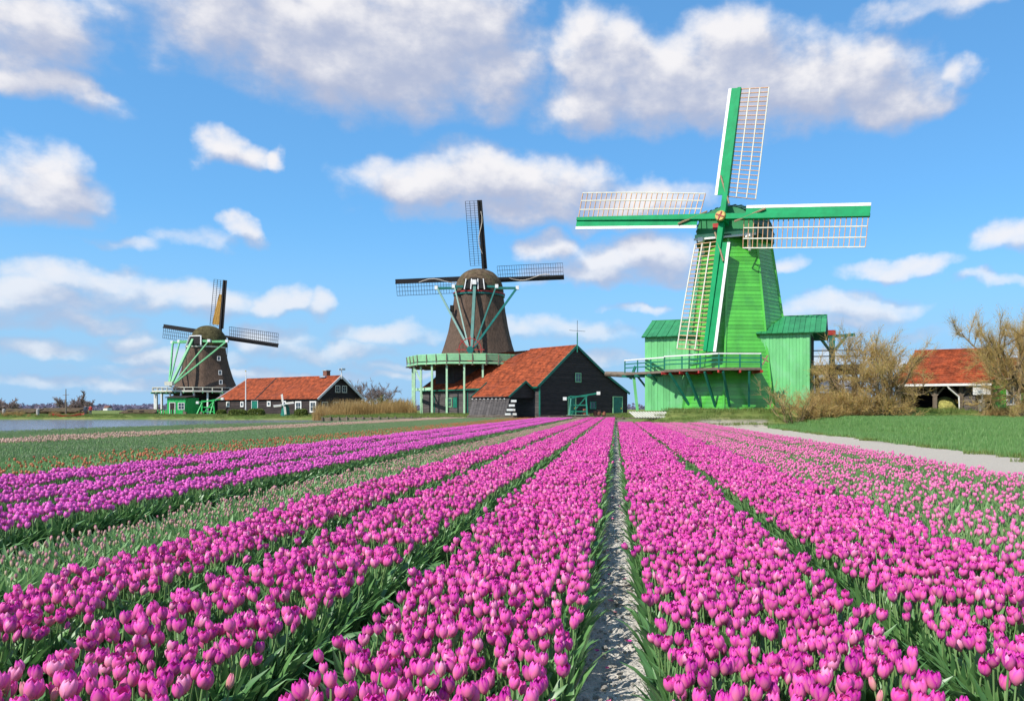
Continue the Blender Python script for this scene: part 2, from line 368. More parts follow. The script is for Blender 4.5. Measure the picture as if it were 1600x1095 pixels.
leafmat('tulip_leaf', (.16, .33, .10), (.075, .20, .065), trans=.22, rough=.38, spec=.5)
leafmat('tulip_leaf_pale', (.26, .43, .17), (.18, .35, .13), trans=.35, rough=.45, spec=.4)
leafmat('tulip_stem', (.24, .38, .14), (.18, .32, .11), trans=.15, rough=.5)
leafmat('meadow_blade', (.12, .30, .07), (.27, .42, .15), trans=.4, rough=.5)
leafmat('bank_blade', (.13, .22, .045), (.22, .25, .07), trans=.35, rough=.55)
leafmat('reed', (.50, .35, .15), (.40, .26, .10), trans=.3, rough=.8, spec=.15)
leafmat('spring_leaf', (.60, .46, .12), (.44, .38, .09), trans=.45, rough=.65, spec=.2)
leafmat('twig', (.72, .55, .26), (.50, .36, .15), trans=.4, rough=.8, spec=.15)
leafmat('twig_far', (.40, .31, .27), (.30, .23, .21), trans=.35, rough=.9, spec=.1)
leafmat('hazed_far_wood', (.27, .24, .33), (.19, .17, .26), trans=.4, rough=.95, spec=.05)  # leafless purple, with the blue of distance haze painted into the colour
leafmat('hedge_leaf', (.10, .15, .03), (.17, .20, .04), trans=.35, rough=.6)


def ground_mat():
    m = bpy.data.materials.new('ground_soil'); m.use_nodes = True; nt = m.node_tree; b = nt.nodes['Principled BSDF']; N = nt.nodes.new; L = nt.links.new
    b.inputs['Roughness'].default_value = .95; b.inputs['Specular IOR Level'].default_value = .15
    tc = N('ShaderNodeTexCoord')

    def noise(sc, d=8):
        n = N('ShaderNodeTexNoise'); n.inputs['Scale'].default_value = sc; n.inputs['Detail'].default_value = d; n.inputs['Roughness'].default_value = .65; L(tc.outputs['Object'], n.inputs['Vector']); return n

    def mixc(f, a, b_):
        x = N('ShaderNodeMix'); x.data_type = 'RGBA'; L(f, x.inputs['Factor'])
        for k, v in (('A', a), ('B', b_)):
            if isinstance(v, tuple): x.inputs[k].default_value = (*v, 1)
            else: L(v, x.inputs[k])
        return x.outputs['Result']

    def rng_(o, a, b_):
        r = N('ShaderNodeMapRange'); L(o, r.inputs['Value']); r.inputs['From Min'].default_value = a; r.inputs['From Max'].default_value = b_; return r.outputs[0]
    n1 = noise(2.0); n2 = noise(28)
    soil = mixc(rng_(n1.outputs['Fac'], .35, .65), (.13, .105, .085), (.24, .205, .165))
    grass = mixc(rng_(noise(.35).outputs['Fac'], .35, .65), (.085, .15, .03), (.20, .21, .065))
    ga = N('ShaderNodeAttribute'); ga.attribute_name = 'grass'
    sa = N('ShaderNodeAttribute'); sa.attribute_name = 'sand'
    sand = mixc(rng_(n2.outputs['Fac'], .3, .7), (.37, .33, .27), (.49, .44, .37))
    c = mixc(ga.outputs['Fac'], soil, grass); c = mixc(sa.outputs['Fac'], c, sand)
    L(c, b.inputs['Base Color'])
    bp = N('ShaderNodeBump'); bp.inputs['Strength'].default_value = .8; bp.inputs['Distance'].default_value = .04; L(n2.outputs['Fac'], bp.inputs['Height']); L(bp.outputs[0], b.inputs['Normal'])
    M['ground'] = m


ground_mat()
mat('path_sand', (.66, .62, .55), rough=.95, var=.16, scale=9, bump=.7, bscale=45, spec=.12, detail=10, dirt=(6, (.42, .39, .35), .5))


def water_mat():
    m = bpy.data.materials.new('water'); m.use_nodes = True; nt = m.node_tree; b = nt.nodes['Principled BSDF']; N = nt.nodes.new; L = nt.links.new
    b.inputs['Base Color'].default_value = (.13, .14, .19, 1); b.inputs['Roughness'].default_value = .12; b.inputs['IOR'].default_value = 1.33
    tc = N('ShaderNodeTexCoord'); mp = N('ShaderNodeMapping'); mp.inputs['Scale'].default_value = (1.0, .45, 1); L(tc.outputs['Object'], mp.inputs[0])
    n = N('ShaderNodeTexNoise'); n.inputs['Scale'].default_value = 1.7; n.inputs['Detail'].default_value = 6; L(mp.outputs[0], n.inputs['Vector'])
    bp = N('ShaderNodeBump'); bp.inputs['Strength'].default_value = 1.0; bp.inputs['Distance'].default_value = .9; L(n.outputs['Fac'], bp.inputs['Height']); L(bp.outputs[0], b.inputs['Normal'])
    M['water'] = m


water_mat()

# ------------------------------------------------------------------ ground, water
SHORE = np.array([(-95, -80), (-56, 0), (-35.6, 44), (-27.5, 66), (-25.5, 92), (-24, 99.6)])   # x, y of the field's edge along the water


def shore_x(y):
    return np.interp(y, SHORE[:, 1], SHORE[:, 0])


def bank_y(X):
    return np.interp(X, [-500, -72, -60, -41, -38], [116, 116, 112, 111, 99.4])


def height(X, Y):
    h = 0 * X
    h = np.maximum(h, 1.3 * ss(0.5, 5, X) * ss(56, 60.5, Y))
    h = np.maximum(h, .72 * ss(11.4, 17, X) * ss(20, 57, Y))
    h = np.maximum(h, .68 * ss(99.5, 104, Y) * ss(-40, -30, X))
    h = np.maximum(h, .42 * ss(-.2, 2.5, Y - bank_y(X)) * (Y > 98))
    # water bed
    bank = bank_y(X)
    inw = ss(0, 1.2, shore_x(Y) - X) * (1 - ss(-.4, .2, Y - bank))
    return h * (1 - inw) - 1.2 * inw


def axis_vals(*segs):
    out = []
    for a, b, d in segs: out += list(np.arange(a, b, d))
    return np.array(out + [segs[-1][1]])


def build_ground():
    xs = axis_vals((-4000, -400, 300), (-400, -120, 20), (-120, -50, 2), (-50, -20, .7), (-20, 20, .5), (20, 60, 1.5), (60, 400, 20), (400, 4000, 300))
    ys = axis_vals((-300, 0, 30), (0, 60, .6), (60, 130, .6), (130, 200, 5), (200, 1000, 60), (1000, 6000, 500))
    X, Y = np.meshgrid(xs, ys)
    Z = height(X, Y) + (vnoise(X * .7, Y * .7, 3) - .5) * .03
    g = G(); g.grid(np.stack([X, Y, Z], -1))
    o = g.put('ground', M['ground'], org=(0, 0, 0), smooth=True); tag(o, kind='structure')
    me = o.data
    gr = np.clip(ss(56.5, 58, Y) * ss(.5, 2, X) + ss(11.2, 11.8, X + (vnoise(X, Y * .8, 5) - .5) * .8) + ss(-.4, .4, Y - np.minimum(bank_y(X), 116)), 0, 1)
    sd = ss(5.9, 6.3, X) * (1 - ss(11.1, 11.7, X + (vnoise(X, Y * .8, 5) - .5) * .8)) * (1 - ss(57, 58.5, Y))
    d = X - shore_x(Y)
    sd = np.maximum(sd, ss(.2, .7, d) * (1 - ss(1.9, 2.6, d)) * (Y < 97))
    gr = np.maximum(gr, ss(24.6, 25.2, -X) * (Y < 98))
    gr = np.where(sd > .5, 0, gr)
    for nm, arr in (('grass', gr), ('sand', sd)):
        at_ = me.attributes.new(nm, 'FLOAT', 'POINT'); at_.data.foreach_set('value', arr.astype(np.float32).ravel())
    w = G(); w.add([(-500, -100, -.2), (-18, -100, -.2), (-18, 124, -.2), (-500, 124, -.2)], [(0, 1, 2, 3)])
    w = w.put('water', M['water'], org=(0, 0, 0)); tag(w, kind='structure')
    # the trodden sandy path between the two nearest beds
    xs = np.linspace(-.42, .36, 40); ys = axis_vals((.4, 9, .028), (9, 20, .06), (20, 57, .2))
    X, Y = np.meshgrid(xs, ys)
    tread = .035 * ((X + .02) / .3) ** 2
    clod = (vnoise(X * 9, Y * 6, 11) - .5) * .05 + (vnoise(X * 28, Y * 22, 12) - .5) * .028 + (vnoise(X * 70, Y * 60, 13) - .5) * .012
    foot = -.03 * np.clip(vnoise(X * 5 + 3, Y * 4.2, 14) - .55, 0, 1) * 3
    Z = .028 + tread + clod + foot
    g = G(); g.grid(np.stack([X, Y, Z], -1)); o = g.put('path', M['path_sand'], org=(0, 0, 0), smooth=True); tag(o, kind='structure')


build_ground()

# ------------------------------------------------------------------ tulips


def petal_grid(h=.066, r=.026, opn=0.0, inner=0, ns=6, nt=5, wid=1.0):
    """one petal standing on the z axis, facing +x"""
    S = np.linspace(0, 1, ns); T = np.linspace(-1, 1, nt)
    rad = np.interp(S, [0, .12, .35, .6, .85, 1], [.25, .72, 1.0, 1.02, .82, .58]) * r * (1 - .10 * inner)
    rad = rad + opn * S ** 2 * r
    wa = np.interp(S, [0, .2, .45, .7, .9, 1], [30, 56, 62, 52, 27, 3]) * wid
    A = np.radians(wa[:, None] * T[None, :])
    rr = rad[:, None] * (1 + (.10 if inner else -.16) * T[None, :] ** 2 * S[:, None]) + .0022 * (1 - abs(T[None, :])) * S[:, None]
    z = h * (S[:, None] ** .92 - .05 * T[None, :] ** 2 * S[:, None] * 1.2) * (1 - .03 * inner)
    V = np.stack([rr * np.cos(A), rr * np.sin(A), z + 0 * A], -1)
    return V, np.clip(.72 * S[:, None] + .42 * T[None, :] ** 2, 0, 1)


def leaf_grid(Ln=.30, W=.05, bend=.5, twist=0.0, ns=6):
    S = np.linspace(0, 1, ns); ang = R(80) - bend * S ** 1.5 * 1.9
    dx = np.cos(ang); dz = np.sin(ang); st = Ln / (ns - 1)
    x = np.concatenate([[0], np.cumsum((dx[1:] + dx[:-1]) / 2 * st)]); z = np.concatenate([[0], np.cumsum((dz[1:] + dz[:-1]) / 2 * st)])
    w = W / 2 * np.interp(S, [0, .15, .4, .65, .88, 1], [.45, .8, 1.0, .85, .42, .02])
    rows = []
    for i in range(ns):
        nx, nz = -math.sin(ang[i]), math.cos(ang[i]); tw = twist * S[i]
        for t in (-1, 0, 1):
            off = w[i] * t; up = .30 * w[i] * abs(t)
            rows.append((x[i] + nx * (up + off * math.sin(tw)) + .004, off * math.cos(tw), z[i] + nz * (up + off * math.sin(tw))))
    return np.array(rows).reshape(ns, 3, 3), np.repeat(S[:, None], 3, 1)


def rotz(V, a):
    c, s = math.cos(a), math.sin(a); return np.stack([V[..., 0] * c - V[..., 1] * s, V[..., 0] * s + V[..., 1] * c, V[..., 2]], -1)


class TM:
    """tulip mesh: grids with the attributes grad and tint and a material slot each"""
    def __init__(s): s.v = []; s.f = []; s.gr = []; s.ti = []; s.mi = []; s.n = 0

    def grid(s, V, S, tint, mi):
        m, n = V.shape[:2]; s.v.append(V.reshape(-1, 3)); s.gr.append(np.asarray(S).ravel()); s.ti.append(np.full(m * n, tint))
        i, j = np.meshgrid(np.arange(m - 1), np.arange(n - 1), indexing='ij'); a = (s.n + i * n + j).ravel()
        s.f.append(np.stack([a, a + 1, a + n + 1, a + n], 1)); s.mi.append(np.full(len(a), mi)); s.n += m * n

    def quads(s, V, S, tint, mi):
        """many separate quads at once: V (n,4,3), S (n,4), tint (n)"""
        n = len(V); s.v.append(V.reshape(-1, 3)); s.gr.append(np.asarray(S, float).ravel()); s.ti.append(np.repeat(tint, 4))
        s.f.append(s.n + np.arange(4 * n).reshape(n, 4)); s.mi.append(np.full(n, mi)); s.n += 4 * n

    def mesh(s, name, mats):
        V = np.concatenate(s.v); F = np.concatenate(s.f); me = bpy.data.meshes.new(name)
        me.vertices.add(len(V)); me.vertices.foreach_set('co', V.astype(np.float32).ravel())
        me.loops.add(F.size); me.loops.foreach_set('vertex_index', F.ravel().astype(np.int32))
        me.polygons.add(len(F)); me.polygons.foreach_set('loop_start', np.arange(0, F.size, 4, dtype=np.int32))
        me.polygons.foreach_set('material_index', np.concatenate(s.mi).astype(np.int32))
        for nm, a in (('grad', s.gr), ('tint', s.ti)):
            q = me.attributes.new(nm, 'FLOAT', 'POINT'); q.data.foreach_set('value', np.concatenate(a).astype(np.float32))
        for m in mats: me.materials.append(m)
        me.update(calc_edges=True); me.polygons.foreach_set('use_smooth', [True] * len(F)); me.validate()
        return me


def stem_grid(h, lean, r=.0042):
    S = np.linspace(0, 1, 4); rows = []
    for q in S:
        c = np.array([lean[0] * q * q, lean[1] * q * q, h * q])
        rows.append([c + r * (1.2 - .3 * q) * np.array([math.cos(t), math.sin(t), 0]) for t in np.linspace(0, 2 * math.pi, 6)])
    return np.array(rows), np.repeat(S[:, None], 6, 1)


def tilt(V, lean, h):
    """tip a head the way its stem leans"""
    a = 2 * math.hypot(*lean) / h; d = math.atan2(lean[1], lean[0])
    Q = rotz(V, -d); x = Q[..., 0] * math.cos(a) + Q[..., 2] * math.sin(a); z = -Q[..., 0] * math.sin(a) + Q[..., 2] * math.cos(a)
    return rotz(np.stack([x, Q[..., 1], z], -1), d)


HEADS = {  # h, r, openness, petal width
    'open': (.060, .0245, .22, 1.0), 'cup': (.064, .0230, .03, 1.0), 'egg': (.063, .0200, -.22, 1.0), 'bud': (.055, .0135, -.42, .92), 'wide': (.058, .0240, .62, 1.0), 'greenbud': (.044, .011, -.4, .9)}
TOP = .43


def add_tulip(tm, x, y, kind, rg, leaves=3, hsc=1.0, head=True, hscale=1.0, leafL=(.22, .33), pm=0):
    h = (TOP - .055) * hsc * rg.uniform(.90, 1.05) * (.93 if kind in ('bud', 'greenbud') else 1)
    lean = rg.normal(0, .030, 2); tint = rg.random()
    V, S = stem_grid(h, lean); tm.grid(V + np.array([x, y, 0]), S, tint, 2)
    if head:
        hh, r, op, wd = HEADS[kind]; f = rg.uniform(.80, 1.08) * hscale; ph = rg.uniform(0, 6.28)
        for k in range(6):
            V, S = petal_grid(hh * f * rg.uniform(.95, 1.04), r * f, op + rg.normal(0, .06), k % 2, 6 if pm == 0 else 4, 5 if pm == 0 else 4, wd)
            V = tilt(rotz(V, ph + k * math.pi / 3), lean, h) + np.array([x + lean[0], y + lean[1], h])
            tm.grid(V, S, np.clip(tint * .999 + rg.normal(0, .10), 0, .999), 0)
    a0 = rg.uniform(0, 6.28)
    for k in range(leaves):
        V, S = leaf_grid(rg.uniform(*leafL) * hsc, rg.uniform(.036, .060), rg.uniform(.10, .60), rg.normal(0, .5), 6 if pm == 0 else 4)
        tm.grid(rotz(V, a0 + k * 2.2 + rg.normal(0, .4)) + np.array([x, y, 0]), S, rg.random(), 1)


def patch_mesh(name, size, n, mix, mats, seed, bare=0.0, hsc=1.0, hscale=1.0, leaves=3, pm=0, leafL=(.22, .33)):
    rg = np.random.default_rng(seed); tm = TM(); k = int(round(math.sqrt(n))); c = size / k
    for i in range(k):
        for j in range(k):
            x = (i + .5 + rg.uniform(-.42, .42)) * c - size / 2; y = (j + .5 + rg.uniform(-.42, .42)) * c - size / 2
            kd = rg.choice(list(mix), p=np.array(list(mix.values())) / sum(mix.values()))
            add_tulip(tm, x, y, kd, rg, leaves, hsc, rg.random() > bare, hscale, leafL, pm)
    return tm.mesh(name, mats)


def edge_mesh(name, seed, mats):
    """leaves that flop outward (+x) along a bed's edge"""
    rg = np.random.default_rng(seed); tm = TM()
    for _ in range(28):
        V, S = leaf_grid(rg.uniform(.20, .40), rg.uniform(.034, .056), rg.uniform(.10, .80), rg.normal(0, .5))
        tm.grid(rotz(V, rg.normal(0, .75)) + np.array([rg.uniform(-.10, .05), rg.uniform(-.17, .17), 0]), S, rg.random(), 1)
    return tm.mesh(name, mats)


def proto_collection(name, meshes):
    c = bpy.data.collections.new(name)
    for i, me in enumerate(meshes):
        o = bpy.data.objects.new(f'{name}_{i:02d}', me); c.objects.link(o)
    return c


def scatter(name, coll, pts, rot, scl, idx, label, cat=None):
    me = bpy.data.meshes.new(name); me.from_pydata([tuple(p) for p in pts], [], [])
    for nm, ty, a in (('rot', 'FLOAT', rot), ('scl', 'FLOAT', scl), ('pick', 'INT', idx)):
        q = me.attributes.new(nm, ty, 'POINT'); q.data.foreach_set('value', np.asarray(a, dtype=np.int32 if ty == 'INT' else np.float32))
    o = bpy.data.objects.new(name, me); col.objects.link(o)
    ng = bpy.data.node_groups.new(name, 'GeometryNodeTree'); ng.interface.new_socket('Geometry', in_out='INPUT', socket_type='NodeSocketGeometry'); ng.interface.new_socket('Geometry', in_out='OUTPUT', socket_type='NodeSocketGeometry')
    N = ng.nodes.new; L = ng.links.new
    gi = N('NodeGroupInput'); go = N('NodeGroupOutput'); ip = N('GeometryNodeInstanceOnPoints'); ci = N('GeometryNodeCollectionInfo')
    ci.inputs['Collection'].default_value = coll; ci.inputs['Separate Children'].default_value = True; ci.inputs['Reset Children'].default_value = True

    def at_(nm, ty):
        a = N('GeometryNodeInputNamedAttribute'); a.data_type = ty; a.inputs['Name'].default_value = nm; return a.outputs['Attribute']
    cb = N('ShaderNodeCombineXYZ'); L(at_('rot', 'FLOAT'), cb.inputs[2])
    L(gi.outputs[0], ip.inputs['Points']); L(ci.outputs[0], ip.inputs['Instance']); ip.inputs['Pick Instance'].default_value = True
    L(at_('pick', 'INT'), ip.inputs['Instance Index']); L(cb.outputs[0], ip.inputs['Rotation']); L(at_('scl', 'FLOAT'), ip.inputs['Scale']); L(ip.outputs[0], go.inputs[0])
    md = o.modifiers.new('scatter', 'NODES'); md.node_group = ng
    tag(o, label, cat, kind='stuff'); return o


PS = .34
LEAF, STEM = M['tulip_leaf'], M['tulip_stem']
K = {}


def kind(name, n, size, count, mix, petal, leaf=None, seed=0, **kw):
    K[name] = (proto_collection('patch_' + name, [patch_mesh(f'patch_{name}', size, count, mix, [petal, leaf or LEAF, STEM], seed + i, **kw) for i in range(n)]), n, size)


MIX = {'open': .28, 'cup': .36, 'egg': .20, 'bud': .11, 'wide': .05}
kind('magenta', 7, PS, 36, MIX, M['petal_magenta'], seed=100, bare=.20, hscale=.94, leaves=3, leafL=(.28, .41))
kind('violet', 5, PS, 25, {'open': .45, 'cup': .5, 'egg': .05}, M['petal_violet'], seed=200, hscale=.90, leafL=(.28, .40))
kind('budding', 5, PS, 16, {'bud': .24, 'greenbud': .72, 'cup': .04}, M['petal_bud'], M['tulip_leaf_pale'], seed=300, hsc=.98, leaves=4, leafL=(.30, .42), hscale=.85)
kind('palepink', 6, PS, 25, {'cup': .45, 'egg': .25, 'bud': .3}, M['petal_pale'], M['tulip_leaf_pale'], seed=400, bare=.6, hscale=.86, hsc=.95, leaves=4, leafL=(.26, .38))
kind('orange', 3, 1.0, 64, {'cup': .6, 'bud': .4}, M['petal_orange'], M['tulip_leaf_pale'], seed=500, bare=.72, pm=1, hsc=.88, hscale=.95, leafL=(.28, .40))
kind('unopened', 3, 1.0, 81, {'greenbud': 1}, M['petal_green'], M['tulip_leaf_pale'], seed=600, bare=.3, pm=1, hsc=.85)
kind('beige', 2, 1.0, 64, {'cup': .6, 'bud': .4}, M['petal_beige'], M['tulip_leaf_pale'], seed=700, bare=.15, pm=1, hsc=.85)
kind('red', 2, 1.0, 64, {'cup': 1}, M['petal_red'], LEAF, seed=800, pm=1, hsc=.85)
EDGE = proto_collection('edge', [edge_mesh('edge', 900 + i, [LEAF, LEAF, STEM]) for i in range(5)])
EDGE_P = proto_collection('edgepale', [edge_mesh('edgepale', 950 + i, [LEAF, M['tulip_leaf_pale'], STEM]) for i in range(4)])

HT = .9
# bed: name, x0, x1 (metres), y end, kind, words
BEDS = [
    ('tulip_bed', -1.2325 * HT, -.225 * HT, 88, 'magenta', 'magenta tulips of the bed along the shaded edge of the sandy path'),
    ('tulip_bed', -2.50 * HT, -1.56 * HT, 88, 'magenta', 'magenta tulips of the second bed west of the sandy path'),
    ('tulip_bed', -3.60 * HT, -2.80 * HT, 88, 'magenta', 'magenta tulips of the bed beside the pale strip of closed buds'),
    ('tulip_bed', -4.85 * HT, -3.98 * HT, 88, 'budding', 'pale green and pink tulips still in closed bud'),
    ('tulip_bed', -6.45 * HT, -5.60 * HT, 88, 'violet', 'violet pink tulips of the bed next to the closed buds'),
    ('tulip_bed', -7.88 * HT, -7.02 * HT, 88, 'violet', 'violet pink tulips of the middle of three dense beds'),
    ('tulip_bed', -9.45 * HT, -8.50 * HT, 88, 'violet', 'violet pink tulips next to the orange strip'),
    ('tulip_bed', .185 * HT, 1.283 * HT, 56.5, 'magenta', 'magenta tulips of the bed along the sunlit edge of the sandy path'),
    ('tulip_bed', 1.52 * HT, 2.80 * HT, 56.5, 'magenta', 'magenta tulips of the bed before the paler pink beds'),
    ('tulip_bed', 2.98 * HT, 4.02 * HT, 56.5, 'palepink', 'loose pale pink tulips next to the deep magenta bed'),
    ('tulip_bed', 4.30 * HT, 5.26 * HT, 56.5, 'palepink', 'loose pale pink tulips of the middle pale bed'),
    ('tulip_bed', 5.62 * HT, 6.85 * HT, 56.5, 'palepink', 'pale pink tulips along the wide sandy track'),
]
XMIN, XMAX = -.84, .56            # field of view, x over y


def hero_zone(x, y):
    return (y > 2.15) & (y < YCUT) & (x > XMIN * y - .05) & (x < XMAX * y + .05)


# --- the nearest tulips, one by one
NH = 300
hero = []
rgh = np.random.default_rng(77)
for bi, (nm, x0, x1, ye, kd, words) in enumerate(BEDS):
    if kd != 'magenta': continue
    c = .068; nx = max(1, int(round((x1 - x0 - .02) / c)))
    for i in range(nx):
        for j in range(40):
            x = x0 + .02 + (i + .5 + rgh.uniform(-.4, .4)) * (x1 - x0 - .04) / nx; y = 2.28 + (j + .5 + rgh.uniform(-.4, .4)) * c
            if XMIN * y - .03 < x < XMAX * y + .03: hero.append((y, x, bi, i if x0 > 0 else nx - 1 - i, j))
hero.sort(); hero = hero[:NH]; YCUT = hero[-1][0]


def single(tm_fn, name, mats):
    tm = TM(); tm_fn(tm); return tm.mesh(name, mats)


def hero_protos():
    P = {}
    rg = np.random.default_rng(5)
    for kd in ('open', 'cup', 'egg', 'bud'):
        hh, r, op, wd = HEADS[kd]
        pm = M['petal_rosebud'] if kd == 'bud' else M['petal_hero']
        hh, r = hh * 1.02, r * 1.02

        for v, tn in enumerate((.05, .30, .52, .72, .86, .97)):
            def inner(tm):
                for k in (1, 3, 5):
                    V, S = petal_grid(hh, r, op, 1, 8, 7, wd); tm.grid(rotz(V, k * math.pi / 3), S, tn, 0)
            P[(kd, v)] = (single(inner, 'blossom', [pm]), [single(lambda tm: tm.grid(*petal_grid(hh * f, r, op + q, 0, 8, 7, wd), min(tn + d_, .995), 0), 'petal', [pm]) for f, q, d_ in ((1, 0, 0), (.95, .09, .03), (1.03, -.06, -.04), (.97, .20, .02))])
    L_ = [single(lambda tm: tm.grid(*leaf_grid(a, w, b, t, 8), .5, 0), 'leaf', [LEAF]) for a, w, b, t in ((.30, .055, .3, .2), (.26, .048, .6, -.5), (.33, .058, .45, .6), (.23, .044, .8, 0), (.28, .05, .2, -.7), (.31, .062, .7, .4))]
    S_ = {}
    for h in (.32, .36, .39):
        for ln in ((0, 0), (.030, .01), (-.02, .035), (.005, -.045)):
            S_[(h, ln)] = single(lambda tm: tm.grid(*stem_grid(h, ln), .5, 0), 'stem', [STEM])
    return P, L_, S_


def build_heroes():
    P, LV, ST = hero_protos(); rg = np.random.default_rng(9); keys = list(ST)
    look = {'open': 'open magenta tulip', 'cup': 'cupped magenta tulip', 'egg': 'half-closed magenta tulip', 'bud': 'pinkish tulip bud'}
    bedn = {0: 'first bed left of path', 1: 'second bed left of path', 2: 'third bed left of path', 7: 'first bed right of path', 8: 'second bed right of path'}
    nth = ['', 'first', 'second', 'third', 'fourth', 'fifth', 'sixth', 'seventh', 'eighth', 'ninth', 'tenth', 'eleventh', 'twelfth', 'thirteenth', 'fourteenth', 'fifteenth', 'sixteenth', 'seventeenth', 'eighteenth', 'nineteenth', 'twentieth', 'twenty-first', 'twenty-second', 'twenty-third', 'twenty-fourth']
    first = {}
    for (y, x, bi, i, j) in hero: first[bi] = min(first.get(bi, 99), j)

    def part(me, name, parent, loc, rz, sc, tl=None):
        o = bpy.data.objects.new(name, me); col.objects.link(o); o.parent = parent; o.location = loc
        if tl is not None: o.rotation_euler = (tl @ Matrix.Rotation(rz, 3, 'Z')).to_euler()
        else: o.rotation_euler = (0, 0, rz)
        o.scale = (sc, sc, sc); return o
    for (y, x, bi, ci, cj) in hero:
        kd = rg.choice(['open', 'cup', 'egg', 'bud'], p=[.30, .37, .21, .12])
        t = thing('tulip', (x, y, 0), f'{look[kd]} {nth[ci + 1]} from path in {nth[cj - first[bi] + 1]} row, {bedn[bi]}', 'tulip', f'nearest tulips in the {bedn[bi]}')
        t.rotation_euler = (0, 0, rg.uniform(0, 6.28))
        h, ln = keys[rg.integers(len(keys))]
        if kd == 'bud': h = .32 if rg.random() < .6 else .36; ln = keys[rg.integers(4)][1]
        part(ST[(h, ln)], 'stem', t, (0, 0, 0), 0, 1)
        tl = Matrix.Identity(3); a = 2 * math.hypot(*ln) / h
        if a > 0: tl = Matrix.Rotation(a, 3, Vector((-ln[1], ln[0], 0)).normalized())
        f = rg.uniform(.82, 1.1); rz = rg.uniform(0, 6.28)
        vv = rg.choice(6, p=[.18, .24, .22, .18, .12, .06]); b = part(P[(kd, vv)][0], 'blossom', t, (ln[0], ln[1], h), rz, f, tl)
        for k in range(3):
            part(P[(kd, vv)][1][rg.integers(4)], 'petal', b, (0, 0, 0), k * 2 * math.pi / 3, 1)
        a0 = rg.uniform(0, 6.28)
        for k in range(rg.integers(3, 5)):
            part(LV[rg.integers(6)], 'leaf', t, (0, 0, 0), a0 + k * 2.2 + rg.normal(0, .3), rg.uniform(1.0, 1.35) * (.7 if ci == 0 and bi in (0, 7) else 1))


build_heroes()


def fill(x0, x1, y0, y1, size, rg, hero_hole=False):
    n = max(1, int(round((x1 - x0) / (size * .98)))); w = (x1 - x0) / n; out = []
    ys = np.arange(y0, y1, size * .97)
    for i in range(n):
        for y in ys:
            x = x0 + (i + .5) * w
            out.append((x, y + size / 2 + rg.uniform(-.03, .03), 0.0))
    p = np.array(out)
    if hero_hole: p = p[~hero_zone(p[:, 0], p[:, 1] - size * .5)]
    return p


def build_beds():
    rg = np.random.default_rng(31)
    for bi, (nm, x0, x1, ye, kd, words) in enumerate(BEDS):
        cl, n, size = K[kd]
        y0 = YCUT if kd == 'magenta' else max(1.2, min(abs(x0), abs(x1)) / .95 - 1.0)
        p = fill(x0 + .01, x1 - .01, y0, ye, size, rg)
        # at the near corners, beyond the frame, the bed simply goes on
        if kd == 'magenta':
            q = fill(x0 + .01, x1 - .01, .9, YCUT, size, rg); keep = (q[:, 0] < XMIN * q[:, 1] - .3) | (q[:, 0] > XMAX * q[:, 1] + .3) | (q[:, 1] < 1.95); p = np.concatenate([p, q[keep]])
        m = len(p)
        scatter(nm, cl, p, rg.integers(0, 4, m) * math.pi / 2 + rg.normal(0, .05, m), rg.uniform(.93, 1.07, m), rg.integers(0, n, m), words, 'tulip bed')
        # flopping leaves along both edges
        e = []
        for (x, a) in ((x0 + (.17 if bi == 7 else .10), math.pi), (x1 - (.17 if bi == 0 else .10), 0.0)):
            for y in np.arange(1.2 if kd == 'magenta' else y0, min(ye, 60), .20): e.append((x + rg.normal(0, .015), y, 0, a))
        e = np.array(e); pale = kd in ('budding', 'palepink')
        scatter('bed_edge_leaves', EDGE_P if pale else EDGE, e[:, :3], e[:, 3] + rg.normal(0, .25, len(e)), rg.uniform(.85, 1.1, len(e)) * np.where(np.abs(e[:, 0]) < .45, .72, 1), rg.integers(0, 4, len(e)), 'broad leaves spilling from the edges of the ' + ' '.join(words.split()[-7:]), 'leaves')
    # far strips towards the water
    for (x0, x1, y0, y1, kd, words) in [
            (-11.9, -8.8, 9, 92, 'orange', 'thin strip of orange tulips beside the violet beds'),
            (-18.0, -12.1, 12, 95, 'unopened', 'wide grey green strip of tulips not yet in colour'),
            (-21.6, -18.4, 20, 95, 'beige', 'cream and pink tulips in a far strip near the water'),
            (-29.5, -22.0, 24, 95, 'unopened', 'green tulip strip along the sandy shore line')]:
        cl, n, size = K[kd]; p = fill(x0, x1, y0, y1, size, rg); p = p[p[:, 0] > shore_x(p[:, 1]) + 2.4]; m = len(p)
        scatter('tulip_strip', cl, p, rg.integers(0, 4, m) * math.pi / 2, rg.uniform(.95, 1.1, m), rg.integers(0, n, m), words, 'tulip strip')


build_beds()


